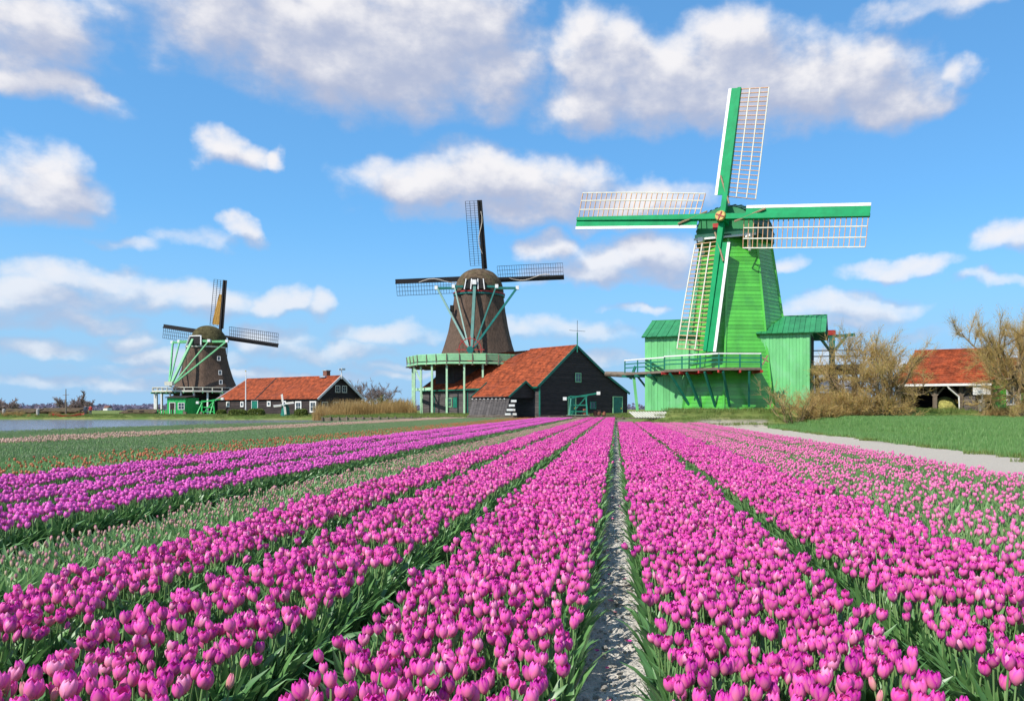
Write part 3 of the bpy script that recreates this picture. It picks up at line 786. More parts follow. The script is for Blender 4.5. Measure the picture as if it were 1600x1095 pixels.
def path_litter():
    """clods of dry soil and fallen petals on the path"""
    rg = np.random.default_rng(404); out = []
    for i in range(5):
        g = G(); n = 7
        arr = []
        for a in range(5):
            t = math.pi * a / 4; arr.append([(math.sin(t) * math.cos(u) * rg.uniform(.7, 1.2), math.sin(t) * math.sin(u) * rg.uniform(.7, 1.2), math.cos(t) * .6 * rg.uniform(.8, 1.1)) for u in np.linspace(0, 2 * math.pi, n)])
        arr = np.array(arr); arr[:, -1] = arr[:, 0]; arr[0] = arr[0].mean(0); arr[-1] = arr[-1].mean(0); g.grid(arr); out.append(g.mesh('clod', M['path_sand']))
    c = proto_collection('clods', out); n = 1500
    y = 2.0 + 16 * rg.random(n) ** 1.7; x = rg.normal(-.02, .13, n).clip(-.3, .3)
    scatter('soil_clods', c, np.stack([x, y, np.full(n, .045) + .035 * ((x + .02) / .3) ** 2], 1), rg.uniform(0, 6.28, n), .004 + .016 * rg.random(n) ** 3, rg.integers(0, 5, n), 'crumbs of dry pale soil on the sandy path', 'soil')
    me = []
    for k, mm in enumerate((M['petal_magenta'], M['petal_rosebud'])):
        tm = TM(); V, S = petal_grid(.05, .02, .2, 0, 5, 4, .9); V = np.stack([V[..., 2], V[..., 1], .026 - V[..., 0]], -1); tm.grid(V, S, .5, 0); me.append(tm.mesh('fallen', [mm]))
    c = proto_collection('fallen', me); n = 26; y = rg.uniform(2.6, 12, n); x = rg.uniform(-.17, .12, n)
    scatter('fallen_petals', c, np.stack([x, y, np.full(n, .055)], 1), rg.uniform(0, 6.28, n), rg.uniform(.6, 1, n), rg.integers(0, 2, n), 'a few fallen pink petals on the sandy path', 'petals')


path_litter()

# ------------------------------------------------------------------ windmills and buildings
V3 = lambda *a: np.array(a, float)


def pole_xy(c, r, th):      # th measured from the viewer's side (-y) towards +x
    return V3(c[0] + r * math.sin(th), c[1] - r * math.cos(th), 0)


def sail_frame(axis, az, dist, zhub, tau, rho):
    a = R(az); f = V3(math.sin(a), math.cos(a), 0); t = R(tau)
    hub = V3(axis[0], axis[1], zhub) + dist * f
    n = f * math.cos(t) + V3(0, 0, math.sin(t)); r = nrm(np.cross(V3(0, 0, 1), n)); u = np.cross(n, r)
    ds = []
    for k in range(4):
        q = R(rho) + k * math.pi / 2; d = math.cos(q) * u + math.sin(q) * r
        ds.append((d, np.cross(d, n)))      # lattice lies clockwise seen from the front
    return hub, n, ds


def sails(root, hub, n, ds, Ls, st):
    """four sails: stock, leading board, white edge, lattice bars and laths"""
    for k, (d, c) in enumerate(ds):
        if np.dot(c, np.cross(d, n)) < 0: c = -c
        L_ = Ls[k]; off = n * (.18 if k % 2 else -.18)
        h0 = hub + off
        g = G(); g.beam(h0 - d * .3, h0 + d * L_, st['stock'], st['stock'] * 1.1, up=n, taper=.62)
        s = g.put('sail', M[st['stock_m']], root)
        b0, b1, bw = st['b0'], L_, st['bw']
        ctr = h0 - c * (bw / 2 + .06) + n * .03
        G().beam(ctr + d * b0, ctr + d * b1, bw, .05, up=n).put('board', M[st['board_m']], s)
        if st.get('edge_m'):
            e = h0 - c * (bw + .06 + st['ew'] / 2 + .003) + n * .045
            G().beam(e + d * b0, e + d * b1, st['ew'], .06, up=n).put('edge_board', M[st['edge_m']], s)
        # lattice, twisted a little like a propeller
        W = st['lw']; l0, l1 = st['l0'], L_ - .1; nb = st['nb']

        def pt(r_, w):
            tw = R(st.get('twist', 16)) * (1 - (r_ - l0) / (l1 - l0)) ** 1.3 + R(3)
            return h0 + d * r_ + c * (w * math.cos(tw)) - n * (w * math.sin(tw))
        for i in range(nb):
            r_ = l0 + (l1 - l0) * i / (nb - 1)
            G().beam(pt(r_, -.1), pt(r_, W), st['bar'], st['bar'] * .8, up=d).put('sail_bar', M[st['bar_m']], s)
        for w in st['laths']:
            g = G()
            for i in range(7):
                ra = l0 + (l1 - l0) * i / 7; rb = l0 + (l1 - l0) * (i + 1) / 7
                g.beam(pt(ra, w * W) + n * .03, pt(rb, w * W) + n * .03, st['bar'] * 1.15, st['bar'], up=n)
            g.put('sail_lath', M[st['lath_m']], s)
        if st.get('rope'):
            a, b_ = st['rope_span']; pts = []
            for i in range(9):
                q = i / 8; r_ = a + (b_ - a) * q
                pts.append(h0 + d * r_ + c * (-bw * .95 + (bw * 1.1 + .35) * (q if st['rope'] == 'diag' else .5 + .42 * math.sin(q * 5.5 + k))) + n * (.16 if st['rope'] == 'diag' else -.16 if st.get('behind') else .16))
            G().tube(pts, st.get('rope_r', .07), 5).put('rope', M[st['rope_m']], s)
        if st.get('furled') == k:
            g = G(); arr = []
            for i in range(15):
                q = i / 14; r_ = l0 + .2 + (L_ * .72 - l0) * q; wd = W * (.72 - .42 * q ** 1.6)
                arr.append([pt(r_, .02 + wd * j / 9) + (-n if st.get('behind') else n) * (.12 + .06 * math.sin(j * 2.2 + i * .5)) for j in range(10)])
            g.grid(np.array(arr)); g.put('sail_cloth', M['ochre_cloth'], s, smooth=True)


def thatch_tower(g, c, prof, n=8, seg=64, rot=0.0, rough=.05):
    """eight sided thatched body with softened corners; prof: (z, corner radius)"""
    arr = []
    for (z, r) in prof:
        row = []
        for k in range(seg + 1):
            t = 2 * math.pi * (k % seg) / seg; a = (t - rot) % (2 * math.pi / n) - math.pi / n
            rr = r * math.cos(math.pi / n) / math.cos(a); rr = rr * .8 + r * .955 * .2
            rr += rough * (vnoise(np.array([k % seg * .9]), np.array([z * 1.4]), 4)[0] - .5)
            row.append((c[0] + rr * math.sin(t), c[1] - rr * math.cos(t), z))
        arr.append(row)
    return g.grid(np.array(arr))


def profile(z0, z1, r0, r1, flare, m=24):
    return [(z0 + (z1 - z0) * q, r1 + (r0 - r1) * ((1 - q) * (1 - flare) + flare * (1 - q) ** 3)) for q in np.linspace(0, 1, m)]


def cap_dome(g, c, f, z0, zt, hw, lf, lb, m=18, nn=26, pinch=.85):
    """boat shaped cap, long axis f"""
    f = nrm(f); s = V3(f[1], -f[0], 0); arr = []
    for i in range(m):
        v = i / (m - 1); ang = v * math.pi / 2
        row = []
        for k in range(nn + 1):
            t = 2 * math.pi * k / nn; ca, sa = math.cos(t), math.sin(t)
            rad = math.cos(ang) ** .9
            lx = (lf if ca > 0 else lb) * ca * rad; ly = hw * sa * rad * (1 - .12 * ca * ca)
            z = z0 + (zt - z0) * math.sin(ang) ** .95
            p = V3(c[0], c[1], z) + f * lx + s * ly
            p += .05 * (vnoise(np.array([k * 1.1]), np.array([i * .9]), 9)[0] - .5)
            row.append(p)
        arr.append(row)
    return g.grid(np.array(arr))


def ring_pts(c, r, n, rot, z):
    return [V3(c[0] + r * math.sin(rot + 2 * math.pi * k / n), c[1] - r * math.cos(rot + 2 * math.pi * k / n), z) for k in range(n)]


def window(root, c, ex, w, h, frame='white_paint', bars=(1, 1), fw=.09, name='window'):
    """framed window on a wall: c its centre, ex along the wall (outside to the right of ex rotated by -90)"""
    ex = nrm(ex); out = np.cross(ex, V3(0, 0, 1)); c = np.asarray(c, float) + out * .05; z = V3(0, 0, 1)
    g = G()
    g.box(c + z * (h / 2 - fw / 2), (w, .08, fw), ex).box(c - z * (h / 2 - fw / 2), (w, .08, fw), ex)
    for s_ in (-1, 1): g.box(c + ex * s_ * (w / 2 - fw / 2), (fw, .08, h - 2 * fw - .004), ex)
    for i in range(bars[0]): g.box(c + ex * (w * ((i + 1) / (bars[0] + 1) - .5)), (.045, .05, h - 2 * fw - .006), ex)
    for i in range(bars[1]): g.box(c + z * (h * ((i + 1) / (bars[1] + 1) - .5)), (w - 2 * fw - .006, .044, .045), ex)
    o = g.put(name, M[frame], root)
    G().box(c - out * .04, (w - fw, .03, h - fw), ex).put('pane', M['glass'], o)
    return o


def door(root, c, ex, w, h, leaf='dark_teal', frame='white_paint', handle=True):
    ex = nrm(ex); out = np.cross(ex, V3(0, 0, 1)); c = np.asarray(c, float) + out * .05
    d = G().box(c + V3(0, 0, h / 2), (w - .2, .06, h - .1), ex).put('door', M[leaf], root)
    g = G()
    for s_ in (-1, 1): g.box(c + ex * s_ * (w / 2 - .05) + V3(0, 0, h / 2), (.1, .11, h), ex)
    g.box(c + V3(0, 0, h + .05), (w, .11, .1), ex); g.put('door_frame', M[frame], d)
    if handle: G().box(c + ex * (w / 2 - .3) + V3(0, 0, 1.05) + out * .06, (.05, .08, .2), ex).put('handle', M['gold'], d)
    return d


def planked(root, name, p0, p1, z0, z1, m, step=.28, top=None, horizontal=True, out=.0, batter=0.0):
    """wall from p0 to p1 of separate boards; top(q) gives the upper edge for vertical boards"""
    p0 = V3(p0[0], p0[1], 0); p1 = V3(p1[0], p1[1], 0); d = nrm(p1 - p0); nrm_out = np.cross(d, V3(0, 0, 1)); L_ = np.linalg.norm(p1 - p0)
    core = G().slab([p0 - nrm_out * .06 + V3(0, 0, z0), p1 - nrm_out * .06 + V3(0, 0, z0), p1 - nrm_out * .06 + V3(0, 0, z1), p0 - nrm_out * .06 + V3(0, 0, z1)] if top is None else
                    [p0 - nrm_out * .06 + V3(0, 0, z0), p1 - nrm_out * .06 + V3(0, 0, z0)] + [p0 + d * L_ * q - nrm_out * .06 + V3(0, 0, top(q)) for q in np.linspace(1, 0, 9)], -nrm_out * .12).put(name, m, root)
    if horizontal:
        k = max(1, int(round((z1 - z0) / step))); h = (z1 - z0) / k
        for i in range(k):
            a, b = z0 + i * h, z0 + (i + 1) * h - .012; o0, o1 = nrm_out * .035, nrm_out * .005
            G().hexa([p0 - nrm_out * .055 + V3(0, 0, a), p1 - nrm_out * .055 + V3(0, 0, a), p1 + o0 + V3(0, 0, a), p0 + o0 + V3(0, 0, a), p0 - nrm_out * .055 + V3(0, 0, b), p1 - nrm_out * .055 + V3(0, 0, b), p1 + o1 + V3(0, 0, b), p0 + o1 + V3(0, 0, b)]).put('board', m, core)
    else:
        k = max(1, int(round(L_ / step))); w = L_ / k
        for i in range(k):
            a, b = p0 + d * (i * w + .006), p0 + d * ((i + 1) * w - .006); pr = .03 if i % 2 else .008
            za, zb = (z1, z1) if top is None else (top((i + .02) / k), top((i + .98) / k))
            bt = nrm_out * batter
            G().hexa([a - nrm_out * .055 + V3(0, 0, z0) + bt, b - nrm_out * .055 + V3(0, 0, z0) + bt, b + nrm_out * pr + V3(0, 0, z0) + bt, a + nrm_out * pr + V3(0, 0, z0) + bt, a - nrm_out * .055 + V3(0, 0, za), b - nrm_out * .055 + V3(0, 0, zb), b + nrm_out * pr + V3(0, 0, zb), a + nrm_out * pr + V3(0, 0, za)]).put('board', m, core)
    return core


# ============ the bright green sawmill
def green_mill():
    c = (10.20, 66.0); zb = 1.25
    root = thing('windmill', (c[0], c[1], zb), 'bright green windmill with white edged sails and a gallery, closest of the three', 'windmill', 'windmills along the waterside')
    zt = 15.75; rb, rt = 5.2, 3.0
    corners = [R(-64 + 45 * k) for k in range(8)]
    rad = lambda z: rb + (rt - rb) * (z - zb) / (zt - zb)
    # tower core and weatherboards
    g = G(); lo = [pole_xy(c, rb - .12, t) + V3(0, 0, zb) for t in corners]; hi = [pole_xy(c, rt - .12, t) + V3(0, 0, zt) for t in corners]
    g.add(lo + hi, [(i, (i + 1) % 8, 8 + (i + 1) % 8, 8 + i) for i in range(8)] + [tuple(range(8, 16))])
    tw = g.put('tower', M['green_paint'], root)
    rows = 46; back = G()
    for i in range(8):
        t0, t1 = corners[i], corners[(i + 1) % 8]
        for k in range(rows):
            z0 = zb + (zt - zb) * k / rows; z1 = zb + (zt - zb) * (k + 1) / rows - .01
            b = back if i in (3, 4, 5, 6) else G()
            b.hexa([pole_xy(c, rad(z0) - .1, t0) + V3(0, 0, z0), pole_xy(c, rad(z0) - .1, t1) + V3(0, 0, z0), pole_xy(c, rad(z0) + .036, t1) + V3(0, 0, z0), pole_xy(c, rad(z0) + .036, t0) + V3(0, 0, z0),
                    pole_xy(c, rad(z1) - .1, t0) + V3(0, 0, z1), pole_xy(c, rad(z1) - .1, t1) + V3(0, 0, z1), pole_xy(c, rad(z1) + .012, t1) + V3(0, 0, z1), pole_xy(c, rad(z1) + .012, t0) + V3(0, 0, z1)])
            if b is not back: b.put('board', M['green_paint'], tw)
    o = back.put('board', M['green_paint'], tw); o['kind'] = 'stuff'
    for i in range(8):      # corner boards
        G().beam(pole_xy(c, rb + .03, corners[i]) + V3(0, 0, zb), pole_xy(c, rt + .03, corners[i]) + V3(0, 0, zt), .16, .16).put('corner_board', M['green_paint'], tw)
    # small tower window
    # side wings of the shed
    al = R(17); d = V3(math.cos(al), -math.sin(al), 0); nf = V3(-math.sin(al), -math.cos(al), 0); cc = V3(c[0], c[1], 0)
    w, ez, rz = 3.3, 7.5, 9.1
    for (a0, a1, nm) in ((-7.1, -2.6, 'left'), (2.2, 6.4, 'right')):
        wing = planked(root, 'wing_wall', cc + d * a0 + nf * w, cc + d * a1 + nf * w, zb, ez, M['sheen_green_paint'], .27, horizontal=False, batter=.0)
        end = a0 if nm == 'left' else a1
        e0, e1 = (cc + d * end - nf * w, cc + d * end + nf * w) if nm == 'left' else (cc + d * end + nf * w, cc + d * end - nf * w)
        planked(root, 'wing_end_wall', e0, e1, zb, ez, M['sheen_green_paint'], .27, top=lambda q: ez + (rz - ez) * (1 - abs(2 * q - 1)) - .05, horizontal=False)
        G().slab([cc + d * a0 - nf * w + V3(0, 0, zb), cc + d * a1 - nf * w + V3(0, 0, zb), cc + d * a1 - nf * w + V3(0, 0, ez), cc + d * a0 - nf * w + V3(0, 0, ez)], -nf * .1).put('rear_wall', M['sheen_green_paint'], root)
        o0, o1 = (a0 - .25, a1) if nm == 'left' else (a0, a1 + 1.25)
        roof = None
        for s_ in (1, -1):
            n_ = int(round((o1 - o0) / .42)); ew = w + .28; edz = -.13
            nr = nrm(V3(0, 0, 1) * w + nf * s_ * (rz - ez))
            g = G().slab([cc + d * o0 + nf * s_ * ew + V3(0, 0, ez + edz), cc + d * o1 + nf * s_ * ew + V3(0, 0, ez + edz), cc + d * o1 + V3(0, 0, rz), cc + d * o0 + V3(0, 0, rz)], nr * .05)
            rf = g.put('wing_roof', M['roof_green'], root); roof = roof or rf
            for i in range(n_):
                x0 = o0 + (o1 - o0) * i / n_ + .015; x1 = o0 + (o1 - o0) * (i + 1) / n_ - .015
                G().slab([cc + d * x0 + nf * s_ * (ew + .03) + V3(0, 0, ez + edz - .01) + nr * .055, cc + d * x1 + nf * s_ * (ew + .03) + V3(0, 0, ez + edz - .01) + nr * .055, cc + d * x1 + V3(0, 0, rz) + nr * .055, cc + d * x0 + V3(0, 0, rz) + nr * .055], nr * (.035 if i % 2 else .06)).put('roof_panel', M['roof_green'], rf)
        G().beam(cc + d * o0 + V3(0, 0, rz + .08), cc + d * o1 + V3(0, 0, rz + .08), .22, .10).put('ridge_cap', M['roof_green'], root)
        if nm == 'right':      # dark underside at the gable, brackets and door
            for s_ in (1, -1):
                G().beam(cc + d * (o1 - .04) + nf * s_ * (w + .25) + V3(0, 0, ez - .22), cc + d * (o1 - .04) + V3(0, 0, rz - .12), .08, .24).put('barge_board', M['cap_green'], root)
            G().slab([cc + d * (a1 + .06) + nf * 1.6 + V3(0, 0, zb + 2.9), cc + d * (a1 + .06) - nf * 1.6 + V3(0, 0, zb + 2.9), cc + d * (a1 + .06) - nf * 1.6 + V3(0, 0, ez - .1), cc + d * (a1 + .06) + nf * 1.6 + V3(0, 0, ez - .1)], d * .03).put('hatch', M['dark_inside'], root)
    # gallery round the front
    zd = 4.6; ro = 6.95
    inner = [pole_xy(c, 4.6, t) for t in (corners[0], corners[1])]; outer = [pole_xy(c, ro, t) for t in (corners[0], corners[1])]
    A, B, C_ = outer[0], outer[1], outer[1] + (pole_xy(c, ro, corners[2]) - outer[1]) * .62
    Ci = pole_xy(c, 4.6, corners[1]) + (pole_xy(c, 4.6, corners[2]) - pole_xy(c, 4.6, corners[1])) * .80
    Dl = V3(.75, 66.9, 0); Di = V3(2.3, 68.3, 0)
    zz = V3(0, 0, zd)
    deck = G().slab([A + zz, B + zz, C_ + zz, Ci + zz, inner[1] + zz, inner[0] + zz], (0, 0, -.16)).put('gallery_deck', M['old_wood'], root)
    deck2 = G().slab([A + zz * .985, inner[0] + V3(.2, .3, 0) + zz * .985, Di + zz * .985, Dl + zz * .985], (0, 0, -.16)).put('gallery_deck', M['old_wood'], root)
    run = [Dl, A, B, C_]
    for i in range(3):
        p, q = run[i], run[i + 1]; L_ = np.linalg.norm(q - p); zr = zd - (.07 if i == 0 else 0)
        G().beam(p + V3(0, 0, zr + 1.08), q + V3(0, 0, zr + 1.08), .16, .10).put('gallery_rail', M['white_paint'], root)
        for hz in (.42, .75): G().beam(p + V3(0, 0, zr + hz), q + V3(0, 0, zr + hz), .06, .09).put('gallery_rail', M['dark_teal'], root)
        G().beam(p + V3(0, 0, zr - .1), q + V3(0, 0, zr - .1), .14, .20).put('deck_edge', M['old_wood'], root)
        k = max(2, int(L_ / 1.35))
        for j in range(k + (i == 2)):
            x = p + (q - p) * j / k
            G().beam(x + V3(0, 0, zr - .2), x + V3(0, 0, zr + 1.05), .11).put('gallery_post', M['dark_teal'], root)
            G().beam(x + nrm(x - cc) * .28 + V3(0, 0, zr - .3), x + nrm(cc - x) * 2.0 + V3(0, 0, zr - .3), .14, .2).put('deck_joist', M['red_paint' if i else 'dark_teal'], root)
    # cantilever at the end of the rail: wooden winch handle
    G().beam(C_ + V3(.1, 0, zd + .2), C_ + V3(.55, .1, zd + .95), .1).beam(C_ + V3(.05, 0, zd + .8), C_ + V3(.6, .1, zd + .45), .1).put('winch', M['rope'], root)
    # raking struts from the deck edge to the foot of the wall
    for (p, q, f) in ((A, B, .10), (A, B, .42), (A, B, .75), (B, C_, .10), (B, C_, .72)):
        x = p + (q - p) * f; ft = nrm(x - cc); foot = cc + ft * 5.05 + V3(.25, 0, zb + .35)
        G().beam(x + V3(0, 0, zd - .3), foot, .17).put('strut', M['dark_teal'], root)
    for f in (.30, .68):
        x = Dl + (A - Dl) * f; y = x + nrm(Di - Dl) * 1.35
        G().beam(x + V3(0, 0, zd - .3), y + V3(0, 0, zd - 1.5), .13).put('bracket', M['dark_teal'], root)
        G().beam(y + V3(0, 0, zd - .3), y + V3(0, 0, zd - 1.65), .13).put('bracket', M['dark_teal'], root)
    # cap
    fdir = V3(math.sin(R(204)), math.cos(R(204)), 0); sd = V3(-fdir[1], fdir[0], 0)
    secs = [(3.0, 2.45, 2.35), (1.8, 2.9, 2.75), (0, 3.15, 2.95), (-1.8, 3.0, 2.75), (-3.0, 2.5, 2.25), (-3.7, 1.5, 1.4), (-3.9, .4, .5)]
    z0 = zt - .05; arr = []
    for (x, hw, hh) in secs:
        row = []
        for k in range(19):
            t = math.pi * k / 18; sx, sz = math.cos(t), math.sin(t) ** .75
            row.append(V3(c[0], c[1], z0) + fdir * x + sd * hw * sx * (1 + .06 * math.sin(t * 2) ** 2) + V3(0, 0, hh * sz + .0))
        arr.append(row)
    cap = G().grid(np.array(arr)).put('cap', M['cap_green'], root, smooth=True)
    for i in range(len(secs) - 1):      # boards of the rounded tail
        pass
    for k in range(1, 18):
        pts = []
        for (x, hw, hh) in secs:
            t = math.pi * k / 18; pts.append(V3(c[0], c[1], z0) + fdir * x + sd * (hw + .03) * math.cos(t) * (1 + .06 * math.sin(t * 2) ** 2) + V3(0, 0, (hh + .03) * math.sin(t) ** .75))
        G().tube(pts, .035, 4).put('cap_batten', M['cap_green'], cap)
    fr = V3(c[0], c[1], z0) + fdir * 3.02
    pts = [fr + sd * 2.42 * math.cos(math.pi * k / 14) + V3(0, 0, 2.3 * math.sin(math.pi * k / 14) ** .75) for k in range(15)]
    G().slab(pts, fdir * .08).put('cap_front', M['roof_green'], root)
    G().beam(fr + sd * 2.55 + fdir * .16 + V3(0, 0, .02), fr - sd * 2.55 + fdir * .16 + V3(0, 0, .02), .12, .34).put('cap_beard', M['mint_rail'], root)
    G().beam(fr + sd * 2.62 + fdir * .24 + V3(0, 0, -.2), fr - sd * 2.62 + fdir * .24 + V3(0, 0, -.2), .1, .16).put('cap_beard', M['white_paint'], root)
    for s_ in (-1, 1):
        G().beam(fr + sd * s_ * 2.0 - fdir * .2 + V3(0, 0, -.28), fr + sd * s_ * 2.0 + fdir * .5 + V3(0, 0, -.28), .42, .36).put('corbel', M['white_paint'], root)
        G().beam(fr + sd * s_ * 2.0 + fdir * .12 + V3(0, 0, -.4), fr + sd * s_ * 1.95 - fdir * .35 + V3(0, 0, -1.35), .2).put('corbel', M['white_paint'], root)
    G().box(fr + fdir * .12 + sd * -.75 + V3(0, 0, .75), (.55, .06, .5), sd).put('cap_hatch', M['red_paint'], root)
    # collar below the cap
    G().lathe((c[0], c[1], 0), [(3.1, zt - .35), (3.3, zt - .3), (3.3, zt - .02), (3.1, zt)], 24).put('cap_ring', M['cap_green'], root)
    hub, n, ds = sail_frame(c, 204, 4.0, 16.88, 8, 5.2)
    st = dict(stock=.46, stock_m='teal_paint', board_m='teal_paint', edge_m='white_paint', ew=.24, b0=2.0, bw=.62, lw=2.45, l0=1.9, nb=25, bar=.075, bar_m='bar_wood', lath_m='cream_paint', laths=(.36, .70, 1.0), rope='diag', rope_span=(3.6, 1.2), rope_m='rope', rope_r=.085, twist=15)
    sails(root, hub, n, ds, [11.2, 11.55, 11.0, 13.2], st)
    h = G(); h.beam(hub - n * 1.4, hub + n * .45, .7, .7); o = h.put('windshaft', M['teal_paint'], root)
    s_ = nrm(np.cross(n, V3(0, 0, 1))); u_ = np.cross(s_, n)
    G().tube([hub + n * .46, hub + n * .58], [.46, .40], 12).put('hub_disc', M['gold'], o)
    for k in range(4):
        t = k * math.pi / 2 + .4
        G().beam(hub + n * .6, hub + n * .6 + (s_ * math.cos(t) + u_ * math.sin(t)) * .36, .1, .06, up=n).put('hub_spoke', M['red_paint'], o)


green_mill()


# ============ thatched mills seen from behind
def gallery(root, c, r, zd, n, rot, rail_m, post_m, deck_m='mint_rail', hrail=1.0, panels=True, joist_m='old_wood', inner=4.0):
    o_ = ring_pts(c, r, n, rot, zd); i_ = ring_pts(c, inner, n, rot, zd)
    g = G(); m = n
    top = o_ + i_ + [p - V3(0, 0, .2) for p in o_] + [p - V3(0, 0, .2) for p in i_]
    fs = []
    for k in range(n):
        q = (k + 1) % n
        fs += [(k, q, m + q, m + k), (2 * m + q, 2 * m + k, 3 * m + k, 3 * m + q), (k, 2 * m + k, 2 * m + q, q)]
    g.add(top, fs); g.put('gallery_deck', M['old_wood'], root)
    for k in range(n):
        a, b = o_[k], o_[(k + 1) % n]; mid = (a + b) / 2
        if mid[1] > c[1] + r * .75: continue
        out = nrm(V3(mid[0] - c[0], mid[1] - c[1], 0))
        G().beam(a + V3(0, 0, hrail), b + V3(0, 0, hrail), .12, .12).put('gallery_rail', M[rail_m], root)
        G().beam(a - V3(0, 0, .1) + out * .06, b - V3(0, 0, .1) + out * .06, .1, .28).put('deck_edge', M[rail_m], root)
        if panels:
            t = .25
            G().slab([a + V3(0, 0, .22) - out * .02, b + V3(0, 0, .22) - out * .02, b + V3(0, 0, hrail - .1) + out * .12, a + V3(0, 0, hrail - .1) + out * .12], out * .05).put('rail_panel', M[rail_m], root)
        else:
            G().beam(a + V3(0, 0, .5), b + V3(0, 0, .5), .07, .07).put('gallery_rail', M[rail_m], root)
        for f in (0, .33, .66):
            x = a + (b - a) * f
            G().beam(x - V3(0, 0, .1) + out * (.1 if panels else 0), x + V3(0, 0, hrail) + out * (.2 if panels else 0), .12).put('gallery_post', M['old_wood' if panels else rail_m], root)
            G().beam(x + out * .3 - V3(0, 0, .34), x - out * 2.2 - V3(0, 0, .34), .16, .2).put('deck_joist', M[joist_m], root)
    return o_


def mid_mill():
    c = (-21.05, 118.0); zb = .68
    root = thing('windmill', (c[0], c[1], zb), 'brown thatched windmill with teal tail braces rising behind the red roofed barn', 'windmill', 'windmills along the waterside')
    zd = 8.0; zt = 19.3
    # timber base
    planks = G(); rows = 26
    for i in range(8):
        t0, t1 = R(22.5 + 45 * i), R(67.5 + 45 * i)
        p0, p1 = pole_xy(c, 6.6, t1), pole_xy(c, 6.6, t0)
        mid = (p0 + p1) / 2
        if mid[1] < c[1] + 1: planked(root, 'base_wall', p1, p0, zb, 8.6, M['dark_plank'], .6)
        else: G().slab([p1 + V3(0, 0, zb), p0 + V3(0, 0, zb), p0 + V3(0, 0, 8.6), p1 + V3(0, 0, 8.6)], V3(0, 0, .01)).put('base_wall', M['dark_plank'], root)
    tw = thatch_tower(G(), c, profile(8.7, zt, 6.25, 3.75, .42), rot=R(22.5)).put('thatched_body', M['thatch'], root, smooth=True)
    thatch_tower(G(), c, [(8.62, 6.0), (8.66, 6.32), (9.1, 6.18), (9.6, 5.93)], rot=R(22.5)).put('thatch_foot', M['moss_thatch'], root, smooth=True)
    # tiny dormer hatch in the thatch
    G().box((c[0] - 3.55, c[1] - 3.0, 16.4), (.5, .5, 1.0)).put('hatch', M['dark_inside'], root)
    # cap
    f = V3(0.0, 1, 0)
    zc = zt - .1
    cap_dome(G(), c, f, zc, 22.9, 3.7, 4.3, 3.8).put('cap', M['thatch_cap'], root, smooth=True)
    bk = V3(c[0], c[1] - 3.75, 0)
    op = G().slab([bk + V3(-1.75, 0, zc + .1), bk + V3(1.75, 0, zc + .1), bk + V3(1.45, .35, zc + 1.35), bk + V3(.6, .55, zc + 1.75), bk + V3(-.6, .55, zc + 1.75), bk + V3(-1.45, .35, zc + 1.35)], (0, -.28, 0)).put('cap_opening', M['dark_inside'], root)
    for x in (-1.5, -.55, .55, 1.5):
        G().beam(bk + V3(x, -.32, zc - .05), bk + V3(x * .85, -.1, zc + 1.55), .13).put('opening_post', M['white_paint'], op)
    G().lathe((c[0], c[1], 0), [(3.6, zt - .45), (3.95, zt - .4), (3.95, zt - .2), (3.6, zt - .15)], 24).put('cap_ring', M['red_paint'], root)
    G().lathe((c[0], c[1], 0), [(3.6, zt - .75), (3.9, zt - .7), (3.9, zt - .46), (3.6, zt - .44)], 24).put('cap_ring', M['beam_teal'], root)
    # tail: two cross beams, five raking poles meeting above the gallery
    zs = zt + .35; tb = V3(c[0] + .35, c[1] - 8.6, 10.2)
    for (y, hw) in ((-2.0, 6.0), (-3.4, 3.1)):
        G().beam(V3(c[0] - hw, c[1] + y, zs), V3(c[0] + hw, c[1] + y, zs), .32, .34).put('cross_beam', M['beam_teal'], root)
        for s_ in (-1, 1):
            G().box((c[0] + s_ * (hw + .12), c[1] + y, zs + .05), (.45, .5, .55)).put('beam_end', M['white_paint'], root)
            G().beam(V3(c[0] + s_ * hw, c[1] + y, zs), tb + V3(s_ * .35, .2, -.1), .28 if hw > 4 else .2, up=(0, 1, 0)).put('tail_brace', M['beam_teal'], root)
    G().beam(V3(c[0], c[1] - 3.6, zs + .6), tb + V3(0, 0, -1.5), .42, up=(0, 1, 0)).put('tail_pole', M['beam_teal'], root)
    G().box((c[0], c[1] - 4.0, zs + .55), (.6, .6, .7)).put('beam_end', M['white_paint'], root)
    wh = G().tube([tb + V3(0, -.5, -.4), tb + V3(0, -.75, -.4)], .5, 12).put('winch', M['beam_teal'], root)
    ring = [tb + V3(1.6 * math.cos(t), -.62, -.4 + 1.6 * math.sin(t)) for t in np.linspace(0, 2 * math.pi, 25)]
    G().tube(ring, .06, 5).put('winch_wheel', M['red_paint'], root)
    for k in range(8):
        t = k * math.pi / 4; G().beam(tb + V3(0, -.62, -.4), tb + V3(2.0 * math.cos(t), -.62, -.4 + 2.0 * math.sin(t)), .09).put('spoke', M['red_paint'], wh)
    o_ = gallery(root, c, 10.6, zd, 12, R(15), 'mint_rail', 'sage_post', hrail=1.15, inner=5.8)
    # gallery posts down to the bank or on to the barn roof
    for k in (-5, -4, -3, -2, -1, 0, 1, 2):
        t = R(k * 15 - 2); p = pole_xy(c, 9.9, t)
        dx = V3(p[0] + 9.7, p[1] - 97, 0); s_ = .7071 * (dx[0] + dx[1])
        tt = .7071 * (-dx[0] + dx[1])
        zf = max(zb - .1, 4.5 + s_ * .834) if (0 < s_ < 6 and 0 < tt < 28) else zb - .1
        if zf > zd - .4: continue
        G().beam(p + V3(0, 0, zf), p + V3(0, 0, zd - .25), .26).put('gallery_support', M['sage_post'], root)
    p = pole_xy(c, 9.9, R(-77)); q = pole_xy(c, 9.9, R(-32))
